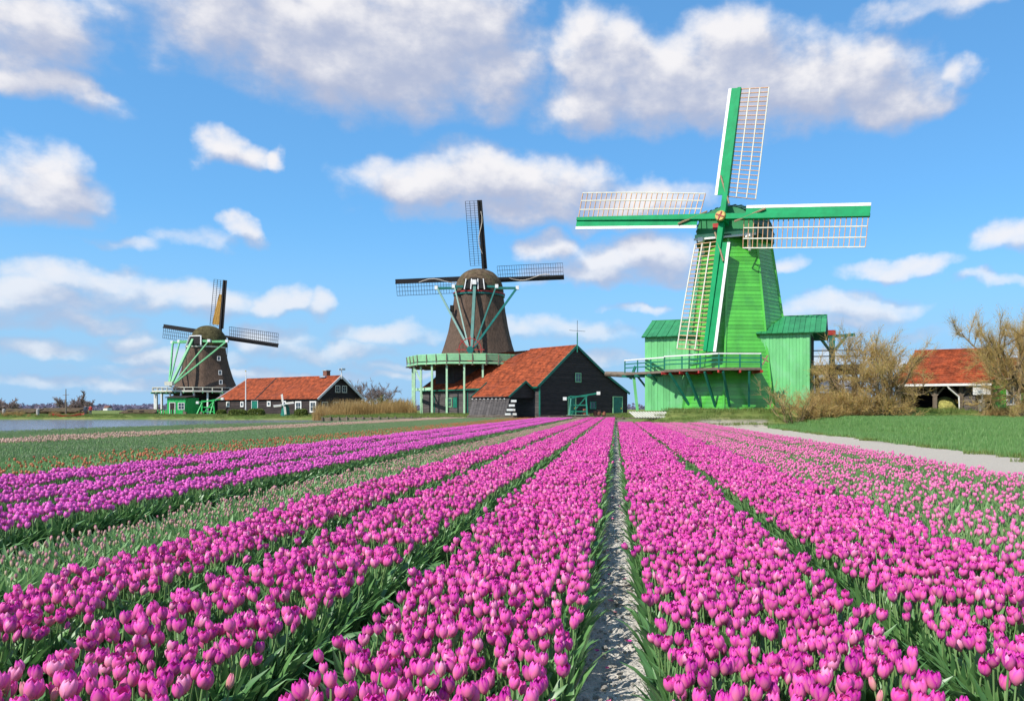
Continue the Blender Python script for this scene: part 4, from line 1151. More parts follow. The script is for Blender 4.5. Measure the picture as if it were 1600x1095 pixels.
    G().beam(p + V3(0, 0, 4.3), q + V3(0, 0, 4.3), .18, .42).put('support_rail', M['sage_post'], root)
    G().beam(pole_xy(c, 9.9, R(-62)) + V3(0, 0, 7.6), pole_xy(c, 9.9, R(-47)) + V3(0, 0, 5.2), .16).put('support_brace', M['sage_post'], root)
    hub, n, ds = sail_frame(c, 0, 4.6, 22.1, 12, 2.5)
    st = dict(stock=.44, stock_m='black_wood', board_m='black_wood', b0=1.6, bw=.55, lw=2.0, l0=2.2, nb=28, bar=.055, bar_m='black_wood', lath_m='black_wood', laths=(.33, .66, 1.0), rope='wave', rope_span=(4.0, 10.5), rope_m='rope_pale', rope_r=.075, twist=10, behind=True)
    sails(root, hub, n, ds, [12.2, 14.3, 12.6, 12.7], st)
    G().beam(V3(c[0], c[1], 21.2), hub + n * .4, .8, .8).put('windshaft', M['black_wood'], root)


mid_mill()


def mid_barn():
    O = V3(-9.7, 97, 0); g_ = V3(.7071, .7071, 0); e = V3(-.7071, .7071, 0); out = V3(-.7071, -.7071, 0)
    zb = .45
    P = lambda s_, t, z: O + g_ * s_ + e * t + V3(0, 0, z)
    root = thing('barn', (O[0], O[1], zb), 'large black boarded barn with red tiled roof under the thatched mill', 'barn')
    ze, za, zk, zr = 4.5, 9.67, 6.12, 3.74
    sa, sk, sr = 6.2, 11.5, 15.9
    planked(root, 'front_wall', P(0, 28, 0), P(0, 0, 0), zb, ze, M['grey_plank'], .34)
    # gable: boards cut to the roof line
    def span(z):
        left = 0 if z < ze else sa * (z - ze) / (za - ze)
        right = sr if z < zr else (sr - (sr - sk) * (z - zr) / (zk - zr) if z < zk else sk - (sk - sa) * (z - zk) / (za - zk))
        return left, right
    core = G().slab([P(.02, .1, zb), P(sr - .02, .1, zb), P(sr - .02, .1, zr), P(sk, .1, zk - .02), P(sa, .1, za - .04), P(.02, .1, ze)], e * .12).put('gable_wall', M['dark_plank'], root)
    k = 30
    for i in range(k):
        z0 = zb + (za - zb) * i / k; z1 = zb + (za - zb) * (i + 1) / k - .012
        l0, r0 = span(z0); l1, r1 = span(z1)
        G().hexa([P(l0, .09, z0), P(r0, .09, z0), P(r0, -.035, z0), P(l0, -.035, z0), P(l1, .09, z1), P(r1, .09, z1), P(r1, -.004, z1), P(l1, -.004, z1)]).put('board', M['dark_plank'], core)
    G().slab([P(0, 28, zb), P(12, 28, zb), P(12, 28, 7), P(3.6, 28, 7.4), P(0, 28, ze)], e * -.1).put('end_wall', M['dark_plank'], root)
    G().slab([P(sr, 0, zb), P(sr, 24, zb), P(sr, 24, zr), P(sr, 0, zr)], g_ * -.1).put('rear_wall', M['dark_plank'], root)
    # roof slopes
    m = (za - ze) / sa
    o = .35
    r = G()
    r.tiles(P(-o, 9.5, ze - o * m), P(-o, -.15, ze - o * m), P(sa, -.15, za), P(sa, 9.5, za))
    r.tiles(P(-o, 28.2, ze - o * m), P(-o, 9.5, ze - o * m), P(4.0, 9.5, ze + 4.0 * m), P(3.6, 26.6, ze + 3.6 * m))
    r.tiles(P(4.0, 14.5, ze + 4 * m), P(4.0, 9.5, ze + 4 * m), P(sa, 9.5, za), P(sa, 9.7, za))
    rf = r.put('roof', M['tile'], root)
    under = G().slab([P(-o, 28.2, ze - o * m - .06), P(-o, -.15, ze - o * m - .06), P(sa, -.15, za - .06), P(sa, 9.5, za - .06), P(3.6, 26.6, ze + 3.6 * m - .06)], (0, 0, -.1)).put('roof_boards', M['dark_plank'], root)
    r = G(); r.tiles(P(sk, -.15, zk), P(sk, 24, zk), P(sa, 24, za), P(sa, -.15, za)); r.put('roof_slope', M['tile'], root)
    r = G(); r.tiles(P(sr + .3, -.15, zr - .2), P(sr + .3, 24, zr - .2), P(sk, 24, zk), P(sk, -.15, zk)); r.put('roof_slope', M['tile'], root)
    G().tube([P(sa, -.2, za + .06), P(sa, 9.6, za + .06)], .16, 6).put('ridge', M['tile'], root)
    for a, b in (((-o, ze - o * m), (sa, za)), ((sa, za), (sk, zk)), ((sk, zk), (sr + .3, zr - .2))):
        G().beam(P(a[0], -.2, a[1] + .02), P(b[0], -.2, b[1] + .02), .1, .30).put('verge_board', M['dark_teal'], root)
    G().beam(P(-o, 28.25, ze - o * m + .02), P(3.7, 26.6, ze + 3.6 * m + .05), .1, .26).put('verge_board', M['dark_teal'], root)
    G().beam(P(-o - .05, 28.2, ze - o * m - .08), P(-o - .05, -.1, ze - o * m - .08), .12, .14).put('gutter', M['dark_teal'], root)
    G().beam(P(-.02, -.03, zb), P(-.02, -.03, ze), .2).put('corner_board', M['dark_teal'], root)
    G().beam(P(-.06, 28, zb), P(-.06, 28, ze), .3).put('corner_board', M['sage_post'], root)
    # finial and vane on the gable
    fn = G().beam(P(sa, -.25, za - .8), P(sa, -.25, za + 1.8), .14).put('finial', M['dark_teal'], root)
    G().tube([P(sa, -.25, za + 1.8), P(sa, -.25, za + 3.4)], .03, 5).put('vane_rod', M['dark_inside'], fn)
    G().beam(P(sa - 1.4, -.25, za + 2.0), P(sa + 1.4, -.25, za + 2.05), .04).put('vane', M['dark_inside'], fn)
    # openings: gable
    window(root, P(6.5, -.04, 5.55), g_, 1.05, 1.25, 'mint_rail', (1, 1))
    door(root, P(5.4, -.04, zb), g_, 1.4, 2.5, 'dark_teal', 'mint_rail')
    door(root, P(13.9, -.04, zb), g_, 1.9, 2.6, 'dark_teal', 'mint_rail')
    window(root, P(9.2, -.04, 1.9), g_, 1.1, 1.0, 'dark_teal', (1, 1))
    # openings: front wall, under the gallery
    window(root, P(-.04, 20.6, 2.35), -e, 1.6, 1.3, 'mint_rail', (1, 1))
    G().box(P(-.05, 19.0, 2.35), (1.0, .08, 1.5), e).put('shutter', M['dark_teal'], root)
    for t in (24.5, 15.8): G().beam(P(-.06, t, zb), P(-.06, t, ze - .2), .12).put('wall_post', M['dark_teal'], root)


mid_barn()


def mid_porch():
    """small tiled lean-to before the barn"""
    A = at(797, 645, 95.0); g_ = V3(.7071, .7071, 0); e = V3(-.80, .60, 0)
    O = V3(A[0], A[1], 0); zb = .35; P = lambda s_, t, z: O + g_ * s_ + e * t + V3(0, 0, z)
    root = thing('lean_to_shed', (O[0], O[1], zb), 'small shed with red tiled roof and sloping dark boards before the barn', 'shed')
    ze, za = 3.1, 4.85; L_ = 6.6; W = 4.6
    r = G(); r.tiles(P(-.3, L_, ze - .2), P(-.3, -.15, ze - .2), P(W / 2, -.15, za), P(W / 2, L_, za)); r.put('roof', M['tile'], root)
    r = G(); r.tiles(P(W + .3, -.15, ze - .2), P(W + .3, L_, ze - .2), P(W / 2, L_, za), P(W / 2, -.15, za)); r.put('roof_slope', M['tile'], root)
    G().tube([P(W / 2, -.2, za + .05), P(W / 2, L_, za + .05)], .13, 6).put('ridge', M['tile'], root)
    G().slab([P(0, .02, ze - .3), P(W, .02, ze - .3), P(W, .02, ze - .05), P(W / 2, .02, za - .12), P(0, .02, ze - .05)], e * .1).put('gable_wall', M['dark_plank'], root)
    for a, b in (((-.35, ze - .22), (W / 2, za)), ((W / 2, za), (W + .35, ze - .22))):
        G().beam(P(a[0], -.2, a[1]), P(b[0], -.2, b[1]), .08, .24).put('verge_board', M['dark_teal'], root)
    G().beam(P(-.33, L_ + .1, ze - .22), P(W / 2, L_ + .1, za), .08, .24).put('verge_board', M['dark_teal'], root)
    # sloping board front, each board proud of the next
    fr = G().slab([P(.1, .1, zb), P(.1, L_, zb), P(.1, L_, ze - .2), P(.1, .1, ze - .2)], g_ * .1).put('front_wall', M['grey_plank'], root)
    n = 13
    for i in range(n):
        t0 = L_ * i / n + .02; t1 = L_ * (i + 1) / n - .02; pr = .05 if i % 2 else .09
        G().hexa([P(-.75, t0, zb + .1), P(-.75, t1, zb + .1), P(-.75 + pr, t1, zb + .12), P(-.75 + pr, t0, zb + .12), P(-.05, t0, ze - .35), P(-.05, t1, ze - .35), P(-.05 + pr, t1, ze - .33), P(-.05 + pr, t0, ze - .33)]).put('board', M['grey_plank'], fr)
    for s_ in (.1, W - .1):
        G().beam(P(s_, .1, zb), P(s_, .1, ze - .3), .16).put('post', M['black_wood'], root)
    for i in range(9): G().box(P(-.36, .6 + i * .72, ze - .42), (.14, .1, .10)).put('rafter_end', M['white_paint'], root)
    # banded black and white posts
    for j, (px, lab) in enumerate(((796, 'black and white banded post nearer the sloping boards'), (808, 'black and white banded post nearer the barn door'))):
        b = at(px, 643, 94.2 + j * 1.2)
        p = thing('banded_post', (b[0], b[1], zb), lab, 'post', 'banded posts by the shed')
        for i in range(8):
            w = .42 - .12 * abs(i - 3.5) / 3.5
            G().box((b[0] + (.12 * i if j == 0 else -.1 * i) - .3, b[1], zb + .14 + i * .27), (w + .35, .25, .262)).put('band', M['white_paint' if i % 2 else 'black_wood'], p)


mid_porch()


def hoist_frame(px, py, Y, h, label, m='hut_green', wtop=True, zb=.45, sc=1.0):
    """leaning timber hoist: two posts, raking braces and a jib with white ends"""
    b = at(px, py, Y); b[2] = zb
    root = thing('timber_hoist', tuple(b), label, 'hoist')
    w = 1.1 * sc
    for s_ in (-1, 1):
        G().beam(b + V3(s_ * w, 0, 0), b + V3(s_ * w * .85, 0, h), .2 * sc).put('post', M[m], root)
        G().beam(b + V3(s_ * w, -1.6 * sc, 0), b + V3(s_ * w * .85, 0, h * .9), .14 * sc).put('brace', M[m], root)
    for z in (.25, .55, .97): G().beam(b + V3(-w, -.03, h * z), b + V3(w, -.03, h * z), .15 * sc).put('rail', M[m], root)
    G().beam(b + V3(-w * .95, .02, h * .05), b + V3(w * .85, .02, h * .95), .13 * sc).put('brace', M[m], root)
    G().beam(b + V3(-w * 1.5, 0, h * .86), b + V3(w * 2.2, 0, h * 1.12), .2 * sc).put('jib', M[m], root)
    if wtop:
        G().box(b + V3(-w * 1.55, 0, h * .86), (.45 * sc, .4 * sc, .4 * sc)).put('jib_end', M['white_paint'], root)
        G().box(b + V3(w * 2.25, 0, h * 1.12), (.45 * sc, .4 * sc, .4 * sc)).put('jib_end', M['white_paint'], root)
    G().box(b + V3(0, -.8 * sc, .12), (2.8 * sc, 2.4 * sc, .22)).put('base_plate', M['sage_post'], root)


hoist_frame(904, 637, 95.5, 2.6, 'green timber hoist with white ends standing before the barn door', 'dark_teal')


def pots():
    for i, (px, h, m, lab) in enumerate(((914, .95, 'terracotta', 'tall clay jar by the barn door'), (930, .7, 'terracotta', 'squat clay pot before the barn gable'), (936, .85, 'brick', 'dark red barrel between two clay pots'), (944, .65, 'terracotta', 'low clay pot at the barn corner side'))):
        b = at(px, 640, 97.0); r = h * .36
        G().lathe((b[0], b[1], .45), [(r * .6, 0), (r * .95, h * .3), (r, h * .6), (r * .7, h * .85), (r * .78, h), (r * .6, h), (r * .5, h * .9)], 14).put('clay_pot' if i != 2 else 'barrel', M[m], smooth=True)
        tag(bpy.context.scene.collection.objects[-1], lab, 'pot', 'pots along the barn gable')


pots()


def revetment():
    """wooden bank edge with posts, and the low benches and railings above it"""
    root = thing('bank_revetment', (-20, 99.5, -.2), 'timber plank edge with short posts holding up the grassy bank', 'bank edge')
    g = 0
    for x in np.arange(-38, 2.5, 1.05):
        G().beam((x, 99.25, -.6), (x, 99.25, .42 + .04 * math.sin(x * 3)), .18).put('post', M['old_wood'], root)
    for i, x in enumerate(np.arange(-38, 2, 4.2)):
        for z in (-.1, .18): G().beam((x, 99.4, z), (x + 4.17, 99.4, z), .07, .24).put('plank', M['old_wood'], root)
    # plank jetty railings
    for (pa, pb, py, Y, lab) in ((732, 802, 648, 92.2, 'grey plank landing stage before the small shed'), (838, 960, 646, 93.0, 'long low plank landing stage before the black gable')):
        a, b = at(pa, py, Y), at(pb, py, Y); z = .62
        r = thing('landing_stage', (a[0], Y, 0), lab, 'landing stage', 'landing stages')
        n = max(3, int((b[0] - a[0]) / 1.5))
        for k in range(3): G().box(((a[0] + b[0]) / 2, Y + (k - 1) * .42, z), (b[0] - a[0], .38, .09)).put('plank', M['old_wood' if pa < 800 else 'dark_plank'], r)
        for k in range(n + 1):
            x = a[0] + (b[0] - a[0]) * k / n
            G().beam((x, Y - .5, -.1), (x, Y - .5, z - .05), .2).put('post', M['old_wood'], r)
            G().beam((x, Y + .5, -.1), (x, Y + .5, z - .05), .2).put('post', M['old_wood'], r)
        G().beam((a[0], Y - .62, z - .22), (b[0], Y - .62, z - .22), .06, .2).put('fascia', M['old_wood'], r)


revetment()


def left_mill():
    c = (-74.8, 140.0); zb = .42
    root = thing('windmill', (c[0], c[1], zb), 'distant brown thatched windmill with leaf green braces and ochre sail cloth', 'windmill', 'windmills along the waterside')
    zd = 4.6; zt = 12.95
    for i in range(8):
        t0, t1 = R(22.5 + 45 * i), R(67.5 + 45 * i); p0, p1 = pole_xy(c, 5.2, t0), pole_xy(c, 5.2, t1)
        if (p0[1] + p1[1]) / 2 < c[1] + 1: planked(root, 'base_wall', p0, p1, zb, 5.1, M['dark_plank'], .6)
        else: G().slab([p0 + V3(0, 0, zb), p1 + V3(0, 0, zb), p1 + V3(0, 0, 5.1), p0 + V3(0, 0, 5.1)], (0, 0, .01)).put('base_wall', M['dark_plank'], root)
    thatch_tower(G(), c, profile(5.1, zt, 5.35, 3.15, .42), rot=R(22.5)).put('thatched_body', M['thatch'], root, smooth=True)
    for (px, py) in ((344, 582), (345, 597), (342, 560)):
        p = at(px, py, 136.2 if py > 570 else 137.3); window(root, p, (.9, .43, 0), .55, .8, 'white_paint', (0, 0), .09, 'tower_window')
    f = V3(math.sin(R(12)), math.cos(R(12)), 0)
    cap_dome(G(), (c[0] + .4, c[1]), f, zt - .1, 16.6, 3.1, 3.6, 3.2).put('cap', M['moss_thatch'], root, smooth=True)
    bk = V3(c[0] + .4, c[1], 0) - f * 3.25; s_ = V3(f[1], -f[0], 0)
    op = G().slab([bk - s_ * 1.6 + V3(0, 0, zt), bk + s_ * 1.6 + V3(0, 0, zt), bk + s_ * 1.1 + V3(0, 0, zt + 1.4) + f * .4, bk - s_ * 1.1 + V3(0, 0, zt + 1.4) + f * .4], -f * .3).put('cap_opening', M['dark_inside'], root)
    for x in (-1.5, 1.5):
        G().beam(bk + s_ * x - f * .35 + V3(0, 0, zt - .2), bk + s_ * x * .75 + f * .1 + V3(0, 0, zt + 1.5), .2).put('opening_post', M['white_paint'], op)
    G().beam(bk - s_ * 1.2 + f * .1 + V3(0, 0, zt + 1.5), bk + s_ * 1.2 + f * .1 + V3(0, 0, zt + 1.5), .18).put('opening_post', M['white_paint'], op)
    G().lathe((c[0], c[1], 0), [(3.0, zt - .5), (3.3, zt - .45), (3.3, zt - .2), (3.0, zt - .15)], 24).put('cap_ring', M['cream_paint'], root)
    zs = zt + .55; tb = at(266, 603, 131.0)
    for (d_, hw) in ((-1.6, 5.6), (-2.9, 3.0)):
        m_ = V3(c[0], c[1], 0) + f * d_
        G().beam(m_ - s_ * hw + V3(0, 0, zs), m_ + s_ * hw + V3(0, 0, zs), .38).put('cross_beam', M['leaf_green_beam'], root)
        for q in (-1, 1):
            G().box(m_ + s_ * q * (hw + .1) + V3(0, 0, zs + .05), (.45, .45, .5)).put('beam_end', M['white_paint'], root)
            G().beam(m_ + s_ * q * hw + V3(0, 0, zs), tb + V3(q * .3, .2, .2), .24 if hw > 4 else .18, up=(0, 1, 0)).put('tail_brace', M['leaf_green_beam'], root)
    G().beam(V3(c[0], c[1], 0) - f * 3.2 + V3(0, 0, zs + .3), tb, .36, up=(0, 1, 0)).put('tail_pole', M['leaf_green_beam'], root)
    G().box(tb + V3(0, -.3, .4), (1.3, .6, .7)).put('winch', M['cream_paint'], root)
    gallery(root, c, 8.6, zd, 12, R(15), 'cream_paint', 'white_paint', hrail=.55, panels=False, joist_m='leaf_green_beam', inner=4.4)
    for k in range(-6, 7):
        p = pole_xy(c, 8.0, R(k * 15)); G().beam(p + V3(0, 0, zb - .1), p + V3(0, 0, zd - .2), .24).put('gallery_support', M['white_paint'], root)
    hub, n, ds = sail_frame(c, 10, 3.9, 15.1, 5, -8.5)
    st = dict(stock=.42, stock_m='black_wood', board_m='black_wood', b0=1.4, bw=.55, lw=2.0, l0=1.8, nb=26, bar=.055, bar_m='black_wood', lath_m='black_wood', laths=(.33, .66, 1.0), twist=8, furled=0, behind=True, rope=None)
    sails(root, hub, n, ds, [10.4, 12.3, 10.8, 11.8], st)
    # green cabin under the gallery
    a, b = at(261, 645, 130.0), at(290, 645, 130.0); zb2 = .35
    h = thing('cabin', (a[0], a[1], zb2), 'bright green plank cabin with white window beneath the far mill gallery', 'cabin')
    planked(h, 'front_wall', (a[0], a[1]), (b[0], b[1]), zb2, 3.3, M['hut_green'], .33, horizontal=False)
    planked(h, 'side_wall', (b[0], b[1]), (b[0] + .8, b[1] + 2.6), zb2, 3.3, M['hut_green'], .33, horizontal=False)
    G().slab([(a[0] - .2, a[1] - .3, 3.3), (b[0] + .3, b[1] - .3, 3.3), (b[0] + 1.1, b[1] + 2.8, 3.7), (a[0] - .2, a[1] + 2.8, 3.7)], (0, 0, .12)).put('roof', M['dark_plank'], h)
    window(h, ((a[0] + b[0]) / 2 + .9, a[1] - .05, 1.9), (1, 0, 0), 1.1, 1.2, 'white_paint', (1, 1))
    door(h, ((a[0] + b[0]) / 2 - .6, a[1] - .05, zb2), (1, 0, 0), 1.0, 2.1, 'dark_plank', 'white_paint')
    fn = thing('picket_fence', (a[0], a[1] - 1.6, zb2 - .4), 'dark green picket fence on white rail before the green cabin', 'fence')
    for i, x in enumerate(np.arange(a[0] - .6, b[0] + .5, .45)): G().beam((x, a[1] - 1.6, zb2 - .4), (x, a[1] - 1.6, zb2 + .95), .18, .05).put('picket', M['hut_green'], fn)
    for z in (-.15, .1): G().beam((a[0] - 3.2, a[1] - 1.75, zb2 + z), (b[0] + .8, a[1] - 1.75, zb2 + z), .1, .22).put('rail', M['cream_paint'], fn)
    for x in (a[0] - 3.2, a[0] - .8, b[0] + .8): G().beam((x, a[1] - 1.8, zb2 - .8), (x, a[1] - 1.8, zb2 + .75), .3).put('post', M['old_wood'], fn)
    hoist_frame(325, 645, 129.5, 2.5, 'bright green hoist frame with white post beside the green cabin', 'hut_green', True, .35)
    hp = at(336, 645, 128.0)
    j = thing('jetty', (hp[0] - 3, hp[1], -.2), 'weathered wooden jetty at the foot of the far mill', 'jetty')
    for k in range(5): G().box((hp[0] - 2.6 + k * 1.15, hp[1] - 2.6, .28), (1.1, 1.1, .12)).put('plank', M['old_wood'], j)
    for x in (-3.2, -.6, 2.2): G().beam((hp[0] + x, hp[1] - 3.1, -.8), (hp[0] + x, hp[1] - 3.1, .95), .34).put('post', M['old_wood'], j)


left_mill()


def left_barn():
    O = V3(-45.8, 118, 0); e = V3(-.85, .525, 0); g_ = V3(.525, .85, 0); zb = .4
    P = lambda s_, t, z: O + g_ * s_ + e * t + V3(0, 0, z)
    root = thing('long_barn', (O[0], O[1], zb), 'long low black barn with red tiled roof and white framed windows', 'barn')
    ze, za, sa, sr, L_ = 3.17, 6.56, 4.0, 8.2, 26.7
    planked(root, 'front_wall', P(0, L_, 0), P(0, 0, 0), zb, ze, M['dark_plank'], .42)
    core = G().slab([P(.02, .1, zb), P(sr - .02, .1, zb), P(sr - .02, .1, ze), P(sa, .1, za - .05), P(.02, .1, ze)], e * .12).put('gable_wall', M['dark_plank'], root)
    k = 16
    for i in range(k):
        z0 = zb + (za - zb) * i / k; z1 = zb + (za - zb) * (i + 1) / k - .012
        f = lambda z: (0, sr) if z < ze else (sa * (z - ze) / (za - ze), sr - (sr - sa) * (z - ze) / (za - ze))
        l0, r0 = f(z0); l1, r1 = f(z1)
        G().hexa([P(l0, .09, z0), P(r0, .09, z0), P(r0, -.035, z0), P(l0, -.035, z0), P(l1, .09, z1), P(r1, .09, z1), P(r1, -.004, z1), P(l1, -.004, z1)]).put('board', M['dark_plank'], core)
    G().slab([P(0, L_, zb), P(sr, L_, zb), P(sr, L_, ze), P(sa, L_ - 2, za - .05), P(0, L_, ze)], e * -.1).put('end_wall', M['dark_plank'], root)
    G().slab([P(sr, 0, zb), P(sr, L_, zb), P(sr, L_, ze), P(sr, 0, ze)], -g_ * .1).put('rear_wall', M['dark_plank'], root)
    r = G(); r.tiles(P(-.3, L_ + .2, ze - .25), P(-.3, -.3, ze - .25), P(sa, -.3, za), P(sa, L_ - 2.2, za)); r.put('roof', M['tile'], root)
    r = G(); r.tiles(P(sr + .3, -.3, ze - .25), P(sr + .3, L_, ze - .25), P(sa, L_ - 2.2, za), P(sa, -.3, za)); r.put('roof_slope', M['tile'], root)
    G().tube([P(sa, -.3, za + .05), P(sa, L_ - 2.2, za + .05)], .14, 6).put('ridge', M['tile'], root)
    G().beam(P(-.3, 15.6, ze - .17), P(sa, 16.2, za + .06), .16, .16).put('fire_parting', M['dark_plank'], root)
    for a, b in (((-.35, ze - .28), (sa, za)), ((sa, za), (sr + .35, ze - .28))):
        G().beam(P(a[0], -.36, a[1]), P(b[0], -.36, b[1]), .1, .30).put('verge_board', M['white_paint'], root)
    G().beam(P(-.35, L_ + .3, ze - .28), P(sa, L_ - 2.1, za), .1, .28).put('verge_board', M['white_paint'], root)
    ch = G().box(P(sa + .3, 3.6, za + .35), (.9, .7, 1.3), e).put('chimney', M['brick'], root)
    G().box(P(sa + .3, 3.6, za + 1.02), (1.1, .9, .12), e).put('chimney_cap', M['stone'], ch)
    G().box(P(sa - .15, 3.6, za + .02), (1.3, .8, .25), e).put('chimney_flashing', M['zinc'], ch)
    v = G().beam(P(sa, -.4, za - .4), P(sa, -.4, za + 1.3), .13).put('finial', M['white_paint'], root)
    G().beam(P(sa - .5, -.4, za + 1.05), P(sa + .7, -.4, za + 1.15), .05, .3).put('vane', M['white_paint'], v)
    tl = lambda px: (lambda q: (-(O[0] - q * O[1])) / (e[0] - q * e[1]))((px - CXP) / FPX)
    for px, w, h, z in ((357, .9, .9, 2.2), (379, .9, .9, 2.2), (421, .95, .85, 2.25), (445, .95, .9, 2.25)):
        window(root, P(-.05, tl(px), z), -e, w, h, 'white_paint', (0, 0), .2)
    for px in (467, 490): window(root, P(-.05, tl(px), 1.75), -e, 1.55, 1.75, 'white_paint', (1, 1), .22)
    door(root, P(-.05, tl(399), zb), -e, 1.75, 2.35, 'dark_teal', 'white_paint')
    sl = lambda px: (lambda q: (q * O[1] - O[0]) / (g_[0] - q * g_[1]))((px - CXP) / FPX)
    for px, w, h, z in ((527, .95, 1.15, 4.55), (537.5, .95, 1.15, 4.55), (507, 1.1, 1.6, 1.75), (525, 1.25, 1.6, 1.75), (537, 1.25, 1.6, 1.75), (557, 1.15, 1.6, 1.75)):
        window(root, P(sl(px), -.05, z), g_, w, h, 'cream_paint', (1, 1), .13)
    # flagpole
    b = at(384, 645, 117.0)
    fp = thing('flagpole', (b[0], b[1], .4), 'tall white flagpole before the long red roofed barn', 'flagpole')
    G().tube([(b[0], b[1], .4), (b[0], b[1], 7.1)], [.11, .06], 8).put('pole', M['white_paint'], fp)
    G().lathe((b[0], b[1], 7.1), [(.05, 0), (.12, .08), (.05, .18)], 8).put('pole_cap', M['gold'], fp)
    # little garden windmill
    b = at(446, 646, 114.0); z = .35
    m = thing('garden_windmill', (b[0], b[1], z), 'miniature green windmill with white sails on the lawn by the barn', 'garden windmill')
    G().lathe((b[0], b[1], z), [(.75, 0), (.62, .6), (.55, 1.25), (.6, 1.3)], 8).put('body', M['dark_teal'], m)
    G().lathe((b[0], b[1], z + 1.3), [(.5, 0), (.42, .3), (.2, .52), (.02, .58)], 10).put('cap', M['cap_green'], m)
    hb = V3(b[0], b[1] - .62, z + 1.75)
    for k in range(4):
        t = k * math.pi / 2 + .12; d = V3(math.cos(t), 0, math.sin(t))
        G().beam(hb, hb + d * 1.55, .08).put('sail', M['white_paint'], m)
        G().beam(hb + d * .35 + np.cross(d, V3(0, 1, 0)) * .14, hb + d * 1.5 + np.cross(d, V3(0, 1, 0)) * .14, .22, .03, up=(0, 1, 0)).put('sail_panel', M['cream_paint'], m)


left_barn()


def left_far():
    """low brown sheds, mast, red boat and two people on the far bank"""
    for (pa, pb, py0, py1, Y, lab) in ((2, 52, 641, 654, 128, 'low brown boathouse at the left end of the far bank'), (58, 118, 640, 654, 131, 'long low brown boathouse behind the red boat'), (192, 240, 642, 650, 128, 'flat thatched lean-to on the bank beside the far mill')):
        a, b = at(pa, py1, Y), at(pb, py1, Y); zb = .3; ht = EYE + (HYP - py0) / FPX * Y
        r = thing('boathouse', (a[0], Y, zb), lab, 'boathouse', 'low sheds on the far bank')
        planked(r, 'front_wall', (a[0], Y), (b[0], Y), zb, ht - .35, M['brown_shed'], .45, horizontal=False)
        planked(r, 'side_wall', (b[0], Y), (b[0] + .2, Y + 3), zb, ht - .35, M['brown_shed'], .45, horizontal=False)
        G().slab([(a[0] - .4, Y - .4, ht - .4), (b[0] + .4, Y - .4, ht - .4), (b[0] + .3, Y + 2.0, ht + .15), (a[0] - .3, Y + 2.0, ht + .15)], (0, 0, .16)).put('roof', M['thatch_cap'], r)
        for q in (.25, .62): G().box((a[0] + (b[0] - a[0]) * q, Y - .06, zb + .45), ((b[0] - a[0]) * .16, .06, .75)).put('opening', M['dark_inside'], r)
    b = at(103, 645, 122.0)
    p = thing('mast', (b[0], b[1], 0), 'bare wooden mast rising above the low boathouses', 'mast')
    G().tube([(b[0], b[1], -.3), (b[0], b[1], 4.6)], [.14, .05], 8).put('pole', M['old_wood'], p); G().beam((b[0] - .5, b[1], 3.6), (b[0] + .5, b[1], 3.7), .06).put('yard', M['old_wood'], p)
    # red boat
    b = at(107, 655, 118.0); z = -.2
    bt = thing('rowing_boat', (b[0], b[1], z), 'red wooden rowing boat moored before the brown boathouse', 'boat')
    arr = []
    for i in range(11):
        q = i / 10; x = -2.2 + 4.4 * q; w = .75 * math.sin(math.pi * (.12 + .80 * q)) ** .6; sh = .62 + .35 * (2 * q - 1) ** 2
        arr.append([(b[0] + x, b[1] + w * s_, z + hh * sh) for s_, hh in ((-1, 1), (-.85, .45), (-.45, .05), (0, 0), (.45, .05), (.85, .45), (1, 1))])
    G().grid(np.array(arr)).put('hull', M['red_paint'], bt, smooth=True)
    for x in (-.9, .5): G().box((b[0] + x, b[1], z + .45), (.3, 1.25, .06)).put('thwart', M['old_wood'], bt)
    # mooring posts
    for px, lab in ((6, 'pale mooring post nearest the left end of the shore'), (59, 'pale mooring post between the two boathouses')):
        q = at(px, 652, 118.5); G().lathe((q[0], q[1], -.6), [(.2, 0), (.2, 1.9), (.16, 2.0), (.02, 2.05)], 8).put('mooring_post', M['stone']); tag(col.objects[-1], lab, 'post', 'mooring posts')


left_far()


